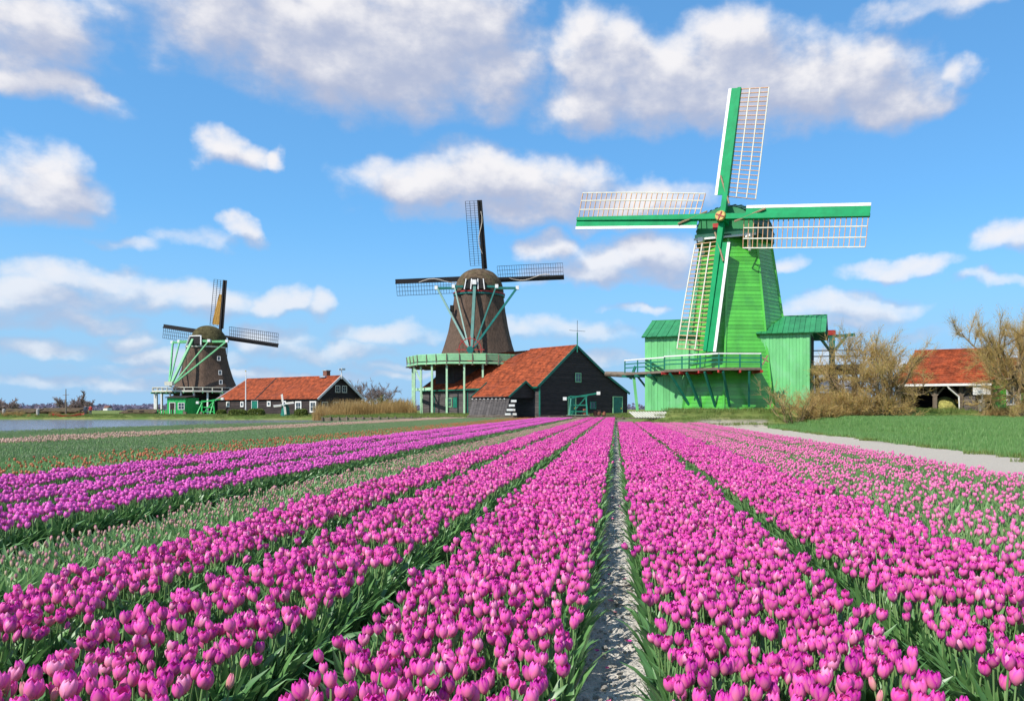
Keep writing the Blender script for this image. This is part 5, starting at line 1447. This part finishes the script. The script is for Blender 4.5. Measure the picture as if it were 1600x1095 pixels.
def person(px, Y, zb, h, jacket, label):
    b = at(px, 640, Y); b[2] = zb
    root = thing('person', tuple(b), label, 'person', 'people on the far bank')
    k = h / 1.75
    J = {'pel': (0, 0, .95), 'che': (0, .02, 1.3), 'nec': (0, .01, 1.48), 'hea': (0, -.01, 1.60), 'top': (0, 0, 1.72), 'ls': (-.19, 0, 1.40), 'le': (-.25, .03, 1.13), 'lw': (-.22, -.1, .90), 'lh': (-.21, -.14, .81), 'rs': (.19, 0, 1.40), 're': (.26, .03, 1.13), 'rw': (.24, -.06, .88), 'rh': (.23, -.09, .79), 'lk': (-.10, -.02, .50), 'la': (-.11, .02, .09), 'lt': (-.12, -.13, .04), 'lp': (-.1, 0, .90), 'rp': (.1, 0, .90), 'rk': (.11, -.03, .50), 'ra': (.12, .02, .09), 'rt': (.13, -.13, .04)}
    E_ = [('pel', 'che'), ('che', 'nec'), ('nec', 'hea'), ('hea', 'top'), ('che', 'ls'), ('ls', 'le'), ('le', 'lw'), ('lw', 'lh'), ('che', 'rs'), ('rs', 're'), ('re', 'rw'), ('rw', 'rh'), ('pel', 'lp'), ('lp', 'lk'), ('lk', 'la'), ('la', 'lt'), ('pel', 'rp'), ('rp', 'rk'), ('rk', 'ra'), ('ra', 'rt')]
    rad = dict(pel=.15, che=.17, nec=.06, hea=.10, top=.075, ls=.075, le=.055, lw=.045, lh=.04, rs=.075, re=.055, rw=.045, rh=.04, lp=.1, rp=.1, lk=.07, rk=.07, la=.05, ra=.05, lt=.04, rt=.04)
    names = list(J); me = bpy.data.meshes.new('body'); me.from_pydata([tuple(np.array(J[n]) * k) for n in names], [(names.index(a), names.index(c)) for a, c in E_], [])
    o = bpy.data.objects.new('body', me); col.objects.link(o); o.parent = root
    sk = o.modifiers.new('skin', 'SKIN'); o.modifiers.new('smooth', 'SUBSURF').levels = 1
    for i, n in enumerate(names):
        v = me.skin_vertices[0].data[i]; v.radius = (rad[n] * k, rad[n] * k); v.use_root = (n == 'pel')
    m = bpy.data.materials.new('clothes'); m.use_nodes = True; nt = m.node_tree; bs = nt.nodes['Principled BSDF']; bs.inputs['Roughness'].default_value = .85
    tc = nt.nodes.new('ShaderNodeTexCoord'); sp = nt.nodes.new('ShaderNodeSeparateXYZ'); nt.links.new(tc.outputs['Object'], sp.inputs[0]); cr = nt.nodes.new('ShaderNodeValToRGB'); mr = nt.nodes.new('ShaderNodeMath'); mr.operation = 'DIVIDE'; mr.inputs[1].default_value = 1.8 * k
    nt.links.new(sp.outputs[2], mr.inputs[0]); nt.links.new(mr.outputs[0], cr.inputs[0]); nt.links.new(cr.outputs[0], bs.inputs['Base Color']); cr.color_ramp.interpolation = 'CONSTANT'
    el = cr.color_ramp.elements; el[0].color = (.05, .05, .07, 1); el[1].position = .5; el[1].color = (*jacket, 1); x = el.new(.82); x.color = (.55, .33, .24, 1); me.materials.append(m)
    G().lathe((b[0], b[1] + .03 * k, zb + 1.58 * k), [(.11 * k, 0), (.125 * k, .06 * k), (.11 * k, .13 * k), (.05 * k, .18 * k), (.01, .19 * k)], 10).put('hair', M['hair'], root, smooth=True)


person(133.5, 121.0, .35, 1.75, (.06, .07, .10), 'person in dark jacket standing by the reeds on the far bank')
person(141.5, 120.5, .35, 1.70, (.42, .05, .04), 'person in red jacket standing by the reeds on the far bank')


def right_barn():
    """open fronted red roofed shed, and the green cottage beside it"""
    A = at(1402, 640, 62.5); B = at(1546, 640, 59.5); zb = 1.2
    e = nrm(V3(B[0] - A[0], B[1] - A[1], 0)); bk = V3(-e[1], e[0], 0); L_ = float(np.linalg.norm((B - A)[:2])); O = V3(A[0], A[1], 0)
    P = lambda t, s_, z: O + e * t + bk * s_ + V3(0, 0, z)
    root = thing('open_shed', (O[0], O[1], zb), 'open fronted shed with bright red tiled roof and white gutter', 'shed')
    ze, za, D = 3.33, 6.25, 4.6
    r = G(); r.tiles(P(-.3, -.45, ze), P(L_ + .1, -.45, ze), P(L_ + .1, D, za), P(.9, D, za), thick=.06); r.put('roof', M['tile'], root)
    r = G(); r.tiles(P(L_ + .1, 2 * D + .4, ze), P(-.3, 2 * D + .4, ze), P(.9, D, za), P(L_ + .1, D, za)); r.put('roof_slope', M['tile'], root)
    G().tube([P(.9, D, za + .06), P(L_ + .1, D, za + .06)], .15, 6).put('ridge', M['tile'], root)
    G().slab([P(-.2, -.4, ze - .06), P(L_, -.4, ze - .06), P(L_, D, za - .1), P(.9, D, za - .1)], (0, 0, -.08)).put('roof_boards', M['dark_plank'], root)
    G().beam(P(-.4, -.56, ze - .05), P(L_ + .15, -.56, ze - .05), .16, .18).put('gutter', M['white_paint'], root)
    planked(root, 'rear_wall', P(0, 4.2, 0), P(L_, 4.2, 0), zb, ze + 1.9, M['dark_plank'], .4)
    planked(root, 'side_wall', P(L_ * .72, .1, 0), P(L_ - .1, .1, 0), zb, ze - .1, M['grey_plank'], .26)
    G().slab([P(L_ - .1, .1, zb), P(L_ - .1, 4.2, zb), P(L_ - .1, 4.2, ze + 2.0), P(L_ - .1, .1, ze - .1)], -e * .1).put('end_wall', M['dark_plank'], root)
    G().slab([P(.1, .1, zb), P(.1, 4.2, zb), P(.1, 4.2, ze + 2.0), P(.1, .1, ze - .1)], e * .1).put('end_wall', M['dark_plank'], root)
    for t in (.12, L_ * .42, L_ * .70):
        G().beam(P(t, 0, zb), P(t, 0, ze - .12), .26).put('post', M['old_wood'], root)
        for s_ in (-1, 1): G().beam(P(t, 0, ze - 1.0), P(t + s_ * .75, 0, ze - .15), .14).put('post_brace', M['old_wood'], root)
    G().tube([P(L_ * .56, -.55, ze - .12), P(L_ * .58, -.5, ze - .35), P(L_ * .68, -.1, ze - 1.0), P(L_ * .69, -.08, zb + .1)], .07, 8).put('downpipe', M['white_paint'], root)
    G().slab([P(L_ - 1.15, -.5, ze - .85), P(L_ + .1, -.5, ze - .85), P(L_ + .1, -.5, ze - .02), P(L_ - 1.15, -.5, ze - .02)], bk * .06).put('white_panel', M['white_paint'], root)
    G().beam(P(L_ - .5, -.3, zb), P(L_ - .5, -.3, ze - .8), .09).put('post', M['white_paint'], root)
    # things inside the open shed
    q = P(L_ * .53, .9, zb); arr = []
    for i in range(9):
        t = i / 8 * math.pi / 2; arr.append([q + V3(1.0 * math.cos(t) * math.cos(u) * (1 + .1 * math.sin(3 * u + i)), .8 * math.cos(t) * math.sin(u), 1.15 * math.sin(t) + .05 * math.sin(5 * u)) for u in np.linspace(0, 2 * math.pi, 17)])
    o = G().grid(np.array(arr)).put('straw_heap', M['straw'], smooth=True); tag(o, 'heap of greenish straw under the open shed roof', 'straw heap')
    p = P(L_ * .92, -.5, zb); G().lathe(tuple(p), [(.22, 0), (.26, .45), (.24, .9), (.2, .92)], 12).put('barrel', M['stone']); tag(col.objects[-1], 'grey water barrel by the wall of the open shed', 'barrel')
    # cottage
    A2 = at(1551, 640, 60.2); O2 = V3(A2[0], A2[1], 0); e2 = V3(.985, -.17, 0); b2 = V3(.17, .985, 0); Q = lambda t, s_, z: O2 + e2 * t + b2 * s_ + V3(0, 0, z)
    cot = thing('cottage', (O2[0], O2[1], zb), 'green boarded cottage with white window half hidden by the willow', 'cottage')
    planked(cot, 'front_wall', Q(0, 0, 0), Q(6.5, 0, 0), zb, 3.7, M['green_paint'], .28)
    planked(cot, 'side_wall', Q(0, 4.5, 0), Q(0, 0, 0), zb, 3.7, M['green_paint'], .28)
    G().slab([Q(6.5, 0, zb), Q(6.5, 4.5, zb), Q(6.5, 4.5, 3.7), Q(6.5, 0, 3.7)], e2 * -.1).put('side_wall', M['green_paint'], cot)
    r = G(); r.tiles(Q(-.25, -.35, 3.6), Q(6.7, -.35, 3.6), Q(6.7, 2.25, 5.5), Q(-.25, 2.25, 5.5)); r.tiles(Q(6.7, 4.85, 3.6), Q(-.25, 4.85, 3.6), Q(-.25, 2.25, 5.5), Q(6.7, 2.25, 5.5)); r.put('roof', M['tile'], cot)
    G().slab([Q(0, .02, 3.65), Q(0, 4.48, 3.65), Q(0, 2.25, 5.35)], e2 * .1).put('gable_wall', M['green_paint'], cot)
    window(cot, Q(1.5, -.04, 2.45), e2, 1.05, 1.55, 'white_paint', (1, 1), .12)
    window(cot, Q(4.4, -.04, 2.45), e2, 1.05, 1.55, 'white_paint', (1, 1), .12)
    G().box(Q(3.2, 2.3, 5.7), (.7, .7, 1.5), e2).put('chimney', M['brick'], cot)


right_barn()


def crane():
    """timber log crane and grey roofed shed to the right of the green mill"""
    b = at(1300, 580, 68.0); zb = 1.25
    root = thing('log_crane', (b[0], b[1], zb), 'dark green timber log crane with red block beside the green mill', 'crane')
    top = at(1300, 524, 68.0)
    G().beam((b[0], b[1], zb), tuple(top), .42).put('mast', M['dark_teal'], root)
    G().beam(at(1268, 528, 67.5), at(1335, 523, 68.5), .26).put('boom', M['dark_teal'], root)
    G().beam(at(1300, 552, 68.0), at(1322, 526, 68.3), .2).put('brace', M['dark_teal'], root)
    G().beam(at(1300, 552, 68.0), at(1281, 527, 67.7), .2).put('brace', M['dark_teal'], root)
    G().box(at(1298, 520, 68.0), (.75, .5, .45)).put('crane_block', M['red_paint'], root)
    # ramp of heavy timbers
    rp = thing('timber_ramp', tuple(at(1266, 640, 66)), 'heavy weathered timber ramp running out from the green mill wing', 'ramp')
    for k in range(3):
        G().beam(at(1262, 574 + k * 4, 65 + k * .6), at(1345, 572 + k * 5, 66 + k * .6), .5, .34).put('beam', M['old_wood'], rp)
    for px in (1275, 1305, 1335): G().beam(at(px, 578, 65.5), (at(px, 578, 65.5)[0] + .3, 65.5, 1.2), .3).put('post', M['old_wood'], rp)
    G().beam(at(1262, 605, 65.2), at(1310, 582, 65.2), .24).put('brace', M['old_wood'], rp)
    for dy in (548, 557): G().beam(at(1262, dy, 66.2), at(1345, dy - 1, 67), .09).put('rail', M['old_wood'], rp)
    # grey roofed shed
    a, c_ = at(1268, 612, 71), at(1345, 610, 71); zr = at(1300, 590, 71)[2]
    s = thing('grey_shed', (a[0], 71, 1.2), 'low shed with pale blue grey metal roof behind the willow bushes', 'shed')
    w = c_[0] - a[0]
    for i in range(9):
        x0, x1 = a[0] + w * i / 9 + .01, a[0] + w * (i + 1) / 9 - .01
        G().slab([(x0, 70.5, a[2]), (x1, 70.5, a[2]), (x1, 73, zr), (x0, 73, zr)], (0, 0, .05 if i % 2 else .08)).put('roof_panel', M['zinc'], s)
    planked(s, 'front_wall', (a[0] + .1, 70.9), (c_[0] - .1, 70.9), 1.2, a[2] - .1, M['dark_plank'], .3)
    # logs stacked out at the left end of the gallery
    lg = thing('timber_boom', tuple(at(968, 588, 70)), 'brown log boom jutting out past the left end of the green gallery', 'boom')
    G().tube([at(946, 584, 70.0), at(992, 586, 69.0)], [.22, .28], 8).put('log', M['old_wood'], lg)
    G().beam(at(985, 592, 69.2), at(993, 572, 69.0), .2).put('prop', M['dark_teal'], lg)
    G().beam(at(990, 586, 69.1), (at(996, 586, 69.1)[0], 69.1, 1.25), .25).put('post', M['sheen_green_paint'], lg)
    # pale slatted ramp at the foot of the mill
    st = thing('slatted_ramp', tuple(at(1000, 641, 61)), 'pale slatted wooden ramp at the foot of the green mill', 'ramp')
    for k in range(14):
        x = at(984 + k * 4.2, 640, 60.2); G().beam((x[0], 60.4, 1.16), (x[0] + .5, 58.9, .72), .12, .06).put('slat', M['cream_paint'], st)
    for y, z in ((60.3, 1.08), (59.0, .68)): G().beam((at(982, 640, 60)[0], y, z), (at(1044, 640, 60)[0] + .3, y, z), .1, .1).put('bearer', M['old_wood'], st)


crane()

# ------------------------------------------------------------------ grass, reeds, bushes, trees
def blades(tm, n, size, h, w, rg, lean=.35, seg=3, mi=0):
    for _ in range(n):
        x, y = rg.uniform(-size / 2, size / 2, 2); a = rg.uniform(0, 6.28); hh = rg.uniform(*h); ww = rg.uniform(*w); b = rg.uniform(0, lean)
        S = np.linspace(0, 1, seg); ca, sa = math.cos(a), math.sin(a)
        c = np.stack([x + ca * b * hh * S ** 2, y + sa * b * hh * S ** 2, hh * S * (1 - .15 * b * S)], -1); sd = np.array([-sa, ca, 0]) * ww / 2
        k = np.interp(S, [0, .5, 1], [1, .8, .06])[:, None]
        V = np.stack([c - sd * k, c + sd * k], 1); tm.grid(V, np.repeat(S[:, None], 2, 1), rg.random(), mi)


def blade_protos(name, count, n, size, h, w, m, seed, lean=.35):
    out = []
    for i in range(count):
        tm = TM(); blades(tm, n, size, h, w, np.random.default_rng(seed + i), lean); out.append(tm.mesh(name, [m]))
    return proto_collection(name, out)


def build_grass():
    rg = np.random.default_rng(61)
    A = blade_protos('meadow', 4, 420, 1.1, (.10, .24), (.010, .022), M['meadow_blade'], 10)
    X, Y = np.meshgrid(np.arange(11.7, 46, .95), np.arange(16, 57.5, .95)); X = X.ravel() + rg.normal(0, .12, X.size); Y = Y.ravel() + rg.normal(0, .12, Y.size)
    k = (X < .60 * Y + 2); X, Y = X[k], Y[k]; Z = height(X, Y) - .01; m = len(X)
    scatter('meadow_grass', A, np.stack([X, Y, Z], 1), rg.uniform(0, 6.28, m), rg.uniform(.8, 1.25, m), rg.integers(0, 4, m), 'lush dark green grass field beyond the sandy track', 'grass')
    B = blade_protos('bank', 4, 300, 1.3, (.08, .26), (.014, .03), M['bank_blade'], 30, .6)
    P = []
    for (x0, x1, y0, y1) in ((1.5, 46, 57.2, 64), (-39, 1.5, 99.8, 106), (-100, -39, 112.5, 128)):
        xs, ys = np.meshgrid(np.arange(x0, x1, 1.15), np.arange(y0, y1, 1.15)); P.append(np.stack([xs.ravel(), ys.ravel()], 1))
    P = np.concatenate(P) + rg.normal(0, .15, (sum(map(len, P)), 2)); Z = height(P[:, 0], P[:, 1]); k = Z > .1; P, Z = P[k], Z[k]; m = len(P)
    scatter('bank_grass', B, np.concatenate([P, Z[:, None] - .01], 1), rg.uniform(0, 6.28, m), rg.uniform(.7, 1.3, m), rg.integers(0, 4, m), 'rough yellow green grass along the banks below the mills', 'grass')
    # ragged tufts along the track edges
    T = []
    for x, s_, dy in ((11.45, .5, .5), (6.25, .12, .5)):
        for y in np.arange(12, 56, dy): T.append((x + rg.normal(0, s_ * .5), y + rg.normal(0, .2), .0))
    T = np.array(T); m = len(T)
    scatter('track_grass', B, T, rg.uniform(0, 6.28, m), rg.uniform(.35, .7, m), rg.integers(0, 4, m), 'ragged grass tufts along the edges of the sandy track', 'grass')
    C = blade_protos('reeds', 4, 260, 1.5, (.5, 2.2), (.015, .04), M['reed'], 50, .6)

    def reeds(px0, px1, Y0, Y1, n, sc, lab, zf=None):
        y = rg.uniform(Y0, Y1, n); x = (rg.uniform(px0, px1, n) - CXP) / FPX * y; z = height(x, y) - .05
        scatter('reeds', C, np.stack([x, y, np.maximum(z, -.3)], 1), rg.uniform(0, 6.28, n), (.35 + .85 * rg.random(n) ** 1.5) * sc, rg.integers(0, 4, n), lab, 'reeds')
    reeds(500, 645, 106, 115, 190, 1.1, 'golden reeds between the long barn and the thatched mill')
    reeds(0, 130, 117.5, 120, 40, .42, 'golden reeds along the boathouse shore')
    reeds(1262, 1350, 57.5, 60.5, 46, 1.0, 'straw coloured reeds at the foot of the green mill wing')
    reeds(1545, 1600, 57.3, 58.5, 16, .55, 'pale reeds in front of the green cottage')


build_grass()


def branchy(rg, base, h, n_main, spread, levels=3, twigs=900, leaf=(.05, .12), leaves=3000, trunk_r=.2, stem_h=.2, up=.5, droop=0.0, twig_r=.012, fork=4, tl=(.35, 1.0)):
    """returns trunk mesh builder and crown mesh builder (twigs and small leaves)"""
    g = G(); ends = []
    base = np.asarray(base, float)

    def grow(p, d, L_, r, lv):
        pts = [p]; k = 5; dd = d.copy()
        for i in range(k):
            dd = nrm(dd + rg.normal(0, .16, 3) + V3(0, 0, up * .10)); pts.append(pts[-1] + dd * L_ / k)
        rs = np.linspace(r, r * .45, k + 1); g.tube(pts, list(rs), 6 if r > .05 else 4, cap=False)
        for i in range(2, k + 1): ends.append((pts[i], nrm(pts[i] - pts[i - 1]), lv))
        if lv < levels:
            for j in range(fork):
                i = rg.integers(2, k + 1); nd = nrm(dd + rg.normal(0, .62, 3) + V3(0, 0, up * .25)); grow(pts[i], nd, L_ * rg.uniform(.5, .8), rs[i] * .72, lv + 1)
    if stem_h > 0:
        top = base + V3(rg.normal(0, .05) * h, rg.normal(0, .03) * h, h * stem_h)
        g.tube([base - V3(0, 0, .1), (base + top) / 2 + rg.normal(0, .05, 3), top], [trunk_r * 1.25, trunk_r, trunk_r * .95], 8, cap=False)
    else: top = base
    for k in range(n_main):
        a = 2 * math.pi * (k + rg.uniform(0, .8)) / n_main; d = nrm(V3(math.cos(a) * spread, math.sin(a) * spread, 1))
        o = top if stem_h > 0 else base + V3(math.cos(a) * .4, math.sin(a) * .4, 0)
        grow(o, d, h * (1 - stem_h) * rg.uniform(.38, .58), trunk_r * rg.uniform(.45, .7), 1)
    # twigs: thin tapering blades in crossed pairs; leaves: small diamonds
    tm = TM(); N_ = lambda v: v / np.maximum(np.linalg.norm(v, axis=-1, keepdims=True), 1e-9)
    E_ = [e for e in ends if e[2] >= levels - 1] or ends
    ep = np.array([e[0] for e in E_]); ed = np.array([e[1] for e in E_]); n = twigs; k = rg.integers(0, len(E_), n)
    p = ep[k] + rg.normal(0, .03, (n, 3)); d2 = N_(ed[k] + rg.normal(0, .55, (n, 3)) + V3(0, 0, up * .35 - droop)); Ls = rg.uniform(*tl, n)[:, None]
    q = p + d2 * Ls * .5 + rg.normal(0, .04, (n, 3)); e = q + N_(d2 + rg.normal(0, .3, (n, 3)) + V3(0, 0, -droop)) * Ls * .5
    s_ = N_(np.cross(d2, rg.normal(0, 1, (n, 3)))) * twig_r; s2 = N_(np.cross(d2, s_)) * twig_r; t = rg.random(n)
    for v in (s_, s2):
        tm.quads(np.stack([p - v, p + v, q + v * .7, q - v * .7], 1), np.tile([0, 0, .5, .5], (n, 1)), t, 0)
        tm.quads(np.stack([q - v * .7, q + v * .7, e + v * .15, e - v * .15], 1), np.tile([.5, .5, 1, 1], (n, 1)), t, 0)
    if leaves:
        n = leaves; k = rg.integers(0, twigs, n); f = rg.uniform(.2, 1.0, n)[:, None]; w = (rg.random(n) < .6)[:, None]
        c = np.where(w, q[k] + (e[k] - q[k]) * f, p[k] + (q[k] - p[k]) * f) + rg.normal(0, .03, (n, 3)); sz = rg.uniform(*leaf, n)[:, None]
        u = N_(rg.normal(0, 1, (n, 3))) * sz * .5; v = N_(np.cross(u, rg.normal(0, 1, (n, 3)))) * sz * .28
        tm.quads(np.stack([c - u, c - v, c + u, c + v], 1), np.tile([0, .5, 1, .5], (n, 1)), rg.random(n), 1)
    return g, tm


def plant(name, px, Y, h, label, cat, group=None, base_z=None, twig='twig', leafm='spring_leaf', trunk='bark', seed=0, **kw):
    rg = np.random.default_rng(seed); b = at(px, 640, Y); b[2] = float(height(np.array([b[0]]), np.array([b[1]]))[0]) if base_z is None else base_z
    g, tm = branchy(rg, b, h, **kw)
    root = thing(name, tuple(b), label, cat, group)
    g.put('trunk' if name.endswith('tree') else 'stems', M['twig_far' if twig == 'twig_far' else trunk], root)
    me = tm.mesh('crown', [M[twig], M[leafm]]); o = bpy.data.objects.new('crown', me); col.objects.link(o); o.parent = root; o.location = (-b[0], -b[1], -b[2])
    return root


plant('willow_tree', 1597, 55.5, 10.0, 'tall spreading willow with yellow brown twigs beside the green cottage', 'tree', seed=17, n_main=10, spread=1.2, levels=3, twigs=12000, leaves=9000, trunk_r=.34, stem_h=.18, up=.75, fork=4, leaf=(.05, .12), twig_r=.008, tl=(.5, 1.5))
plant('willow_tree', 1388, 57.5, 6.1, 'broad golden willow in front of the red roofed open shed', 'tree', seed=5, n_main=9, spread=.8, levels=3, twigs=4500, leaves=3600, trunk_r=.2, stem_h=.06, up=.5, fork=4, leaf=(.05, .12), twig_r=.009, tl=(.4, 1.1))
plant('willow_tree', 1338, 59.5, 6.7, 'slender golden willow standing before the dark green log crane', 'tree', seed=8, n_main=7, spread=.6, levels=3, twigs=3800, leaves=2600, trunk_r=.17, stem_h=.10, up=.6, fork=4, leaf=(.05, .12), twig_r=.009, tl=(.4, 1.1))
plant('bare_bush', 1240, 57.2, 4.4, 'thin bare bush before the right wing of the green mill', 'bush', seed=21, n_main=9, spread=.8, levels=2, twigs=700, leaves=500, trunk_r=.07, stem_h=0, up=.5, fork=4, leaf=(.05, .1), twig_r=.010)
plant('bare_bush', 1280, 57.2, 3.0, 'tangled brown bush at the corner of the green mill', 'bush', seed=23, n_main=10, spread=1.0, levels=2, twigs=800, leaves=500, trunk_r=.06, stem_h=0, up=.4, fork=4, leaf=(.05, .12), twig_r=.012)
plant('bare_bush', 1330, 57.0, 3.0, 'dense bramble bush under the golden willows', 'bush', seed=25, n_main=12, spread=1.2, levels=2, twigs=1300, leaves=900, trunk_r=.05, stem_h=0, up=.3, fork=4, leaf=(.05, .12), twig_r=.012)
plant('bare_bush', 1385, 56.6, 2.6, 'dark tangled hedge plant at the edge of the grass field', 'bush', seed=27, n_main=12, spread=1.3, levels=2, twigs=1500, leaves=1200, trunk_r=.05, stem_h=0, up=.3, fork=4, leaf=(.05, .12), twig_r=.012)
plant('bare_bush', 1300, 56.6, 1.5, 'low straw coloured bramble along the grass field', 'bush', seed=31, n_main=12, spread=1.5, levels=2, twigs=900, leaves=700, trunk_r=.04, stem_h=0, up=.25, fork=3, leaf=(.05, .1), twig_r=.010)
# left bank: bare trees behind the long barn, round hedges on its lawn
plant('bare_tree', 574, 150, 7.5, 'bare purple brown tree behind the end of the long barn', 'tree', 'bare trees behind the long barn', twig='twig_far', leafm='twig_far', seed=41, n_main=6, spread=.6, levels=3, twigs=900, leaves=0, trunk_r=.18, stem_h=.2, up=.6, twig_r=.035)
plant('bare_tree', 598, 152, 6.3, 'smaller bare tree further along behind the reeds', 'tree', 'bare trees behind the long barn', twig='twig_far', leafm='twig_far', seed=43, n_main=6, spread=.7, levels=3, twigs=900, leaves=0, trunk_r=.15, stem_h=.2, up=.5, twig_r=.035)
plant('round_bush', 612, 122, 3.4, 'olive bush above the golden reeds', 'bush', seed=45, leafm='hedge_leaf', n_main=10, spread=1.0, levels=2, twigs=1200, leaves=4500, trunk_r=.07, stem_h=0, up=.4, leaf=(.12, .28), twig_r=.02)
plant('round_bush', 585, 120, 2.6, 'low olive bush beside the gable of the long barn', 'bush', seed=46, leafm='hedge_leaf', n_main=10, spread=1.1, levels=2, twigs=1000, leaves=3500, trunk_r=.06, stem_h=0, up=.4, leaf=(.12, .28), twig_r=.02)
plant('round_bush', 118, 150, 4.6, 'grey brown round tree above the boathouses', 'bush', seed=47, twig='twig_far', leafm='twig_far', n_main=10, spread=1.1, levels=2, twigs=1800, leaves=4000, trunk_r=.1, stem_h=0, up=.4, leaf=(.15, .35), twig_r=.04)
plant('round_bush', 4, 160, 3.8, 'grey brown tree at the far end of the shore', 'bush', seed=48, twig='twig_far', leafm='twig_far', n_main=9, spread=.9, levels=2, twigs=1200, leaves=2600, trunk_r=.1, stem_h=0, up=.4, leaf=(.15, .35), twig_r=.04)


def hedge(px0, px1, Y, h, label, seed, m='hedge_leaf'):
    rg = np.random.default_rng(seed); a, b = at(px0, 650, Y), at(px1, 650, Y); c = (a + b) / 2; hw = (b[0] - a[0]) / 2; z = float(height(np.array([c[0]]), np.array([Y]))[0]); tm = TM()
    n = 2600; N_ = lambda v: v / np.linalg.norm(v, axis=-1, keepdims=True)
    d = N_(rg.normal(0, 1, (n, 3))); d[:, 2] = abs(d[:, 2]); r = rg.uniform(.75, 1.02, n)[:, None]; q = np.sign(d) * np.abs(d) ** .6
    p = V3(c[0], Y, z) + q * np.array([hw, .7, h]) * r; sz = rg.uniform(.06, .15, n)[:, None]
    u = N_(rg.normal(0, 1, (n, 3))) * sz; v = N_(np.cross(u, rg.normal(0, 1, (n, 3)))) * sz * .6
    tm.quads(np.stack([p - u, p - v, p + u, p + v], 1), np.zeros((n, 4)), rg.random(n), 0)
    me = tm.mesh('hedge', [M[m]]); o = bpy.data.objects.new('clipped_hedge', me); col.objects.link(o); tag(o, label, 'hedge', 'clipped hedges before the long barn')


hedge(358, 386, 114.5, .95, 'yellowish clipped hedge left of the flagpole foot', 1)
hedge(388, 413, 114.8, 1.05, 'darker clipped hedge between flagpole and garden windmill', 2)
hedge(461, 480, 113.8, 1.0, 'short clipped hedge right of the garden windmill', 3)
hedge(340, 352, 120.0, .9, 'small clipped hedge beside the mill jetty', 4)


def treeline():
    """leafless woods and village trees along the far horizon, one mass"""
    rg = np.random.default_rng(88); tm = TM()
    for _ in range(800):
        Y = rg.uniform(560, 820); px = rg.uniform(-250, 1900); x = (px - CXP) / FPX * Y; h = rg.uniform(3, 6.5) * (1.2 if rg.random() < .2 else 1); w = rg.uniform(4, 11)
        n = 46; N_ = lambda q: q / np.linalg.norm(q, axis=-1, keepdims=True)
        d = N_(rg.normal(0, 1, (n, 3))); r = (rg.uniform(.3, 1.0, n) ** .5)[:, None]; d = d * r
        p = np.stack([x + d[:, 0] * w, Y + d[:, 1] * w, .4 + h * (.45 + .55 * d[:, 2])], 1); sz = rg.uniform(.6, 1.7, n)[:, None]
        u = N_(rg.normal(0, 1, (n, 3))) * sz; v = N_(np.cross(u, rg.normal(0, 1, (n, 3)))) * sz * .7
        tm.quads(np.stack([p - u, p - v, p + u, p + v], 1), np.zeros((n, 4)), rg.random(n), 0)
    me = tm.mesh('treeline', [M['hazed_far_wood']]); o = bpy.data.objects.new('treeline', me); col.objects.link(o); tag(o, 'low purple brown wood along the far horizon', kind='stuff')
    for i, px in enumerate((22, 60, 92, 168, 205, 222, 236)):      # far village houses
        Y = 640 + i * 6; b = at(px, 638, Y); w = rg.uniform(3.5, 6); h = rg.uniform(2.4, 3.0)
        nth = ('first', 'second', 'third', 'fourth', 'fifth', 'sixth', 'seventh')[i]
        r = thing('far_house', (b[0], Y, .3), f'tiny pale house on the far horizon, {nth} from the left', 'house', 'houses on the far horizon')
        G().box((b[0], Y, .3 + h / 2), (w, 6, h)).put('wall', M['white_paint' if i % 2 else 'cream_paint'], r)
        G().slab([(b[0] - w / 2 - .3, Y - 3.3, .3 + h), (b[0] - w / 2 - .3, Y + 3.3, .3 + h), (b[0] - w / 2 - .3, Y, .3 + h + 1.6)], (w + .6, 0, 0)).put('roof', M['brick' if i % 2 else 'zinc'], r)


treeline()


for o in bpy.data.objects:
    if '_org' in o: del o['_org']
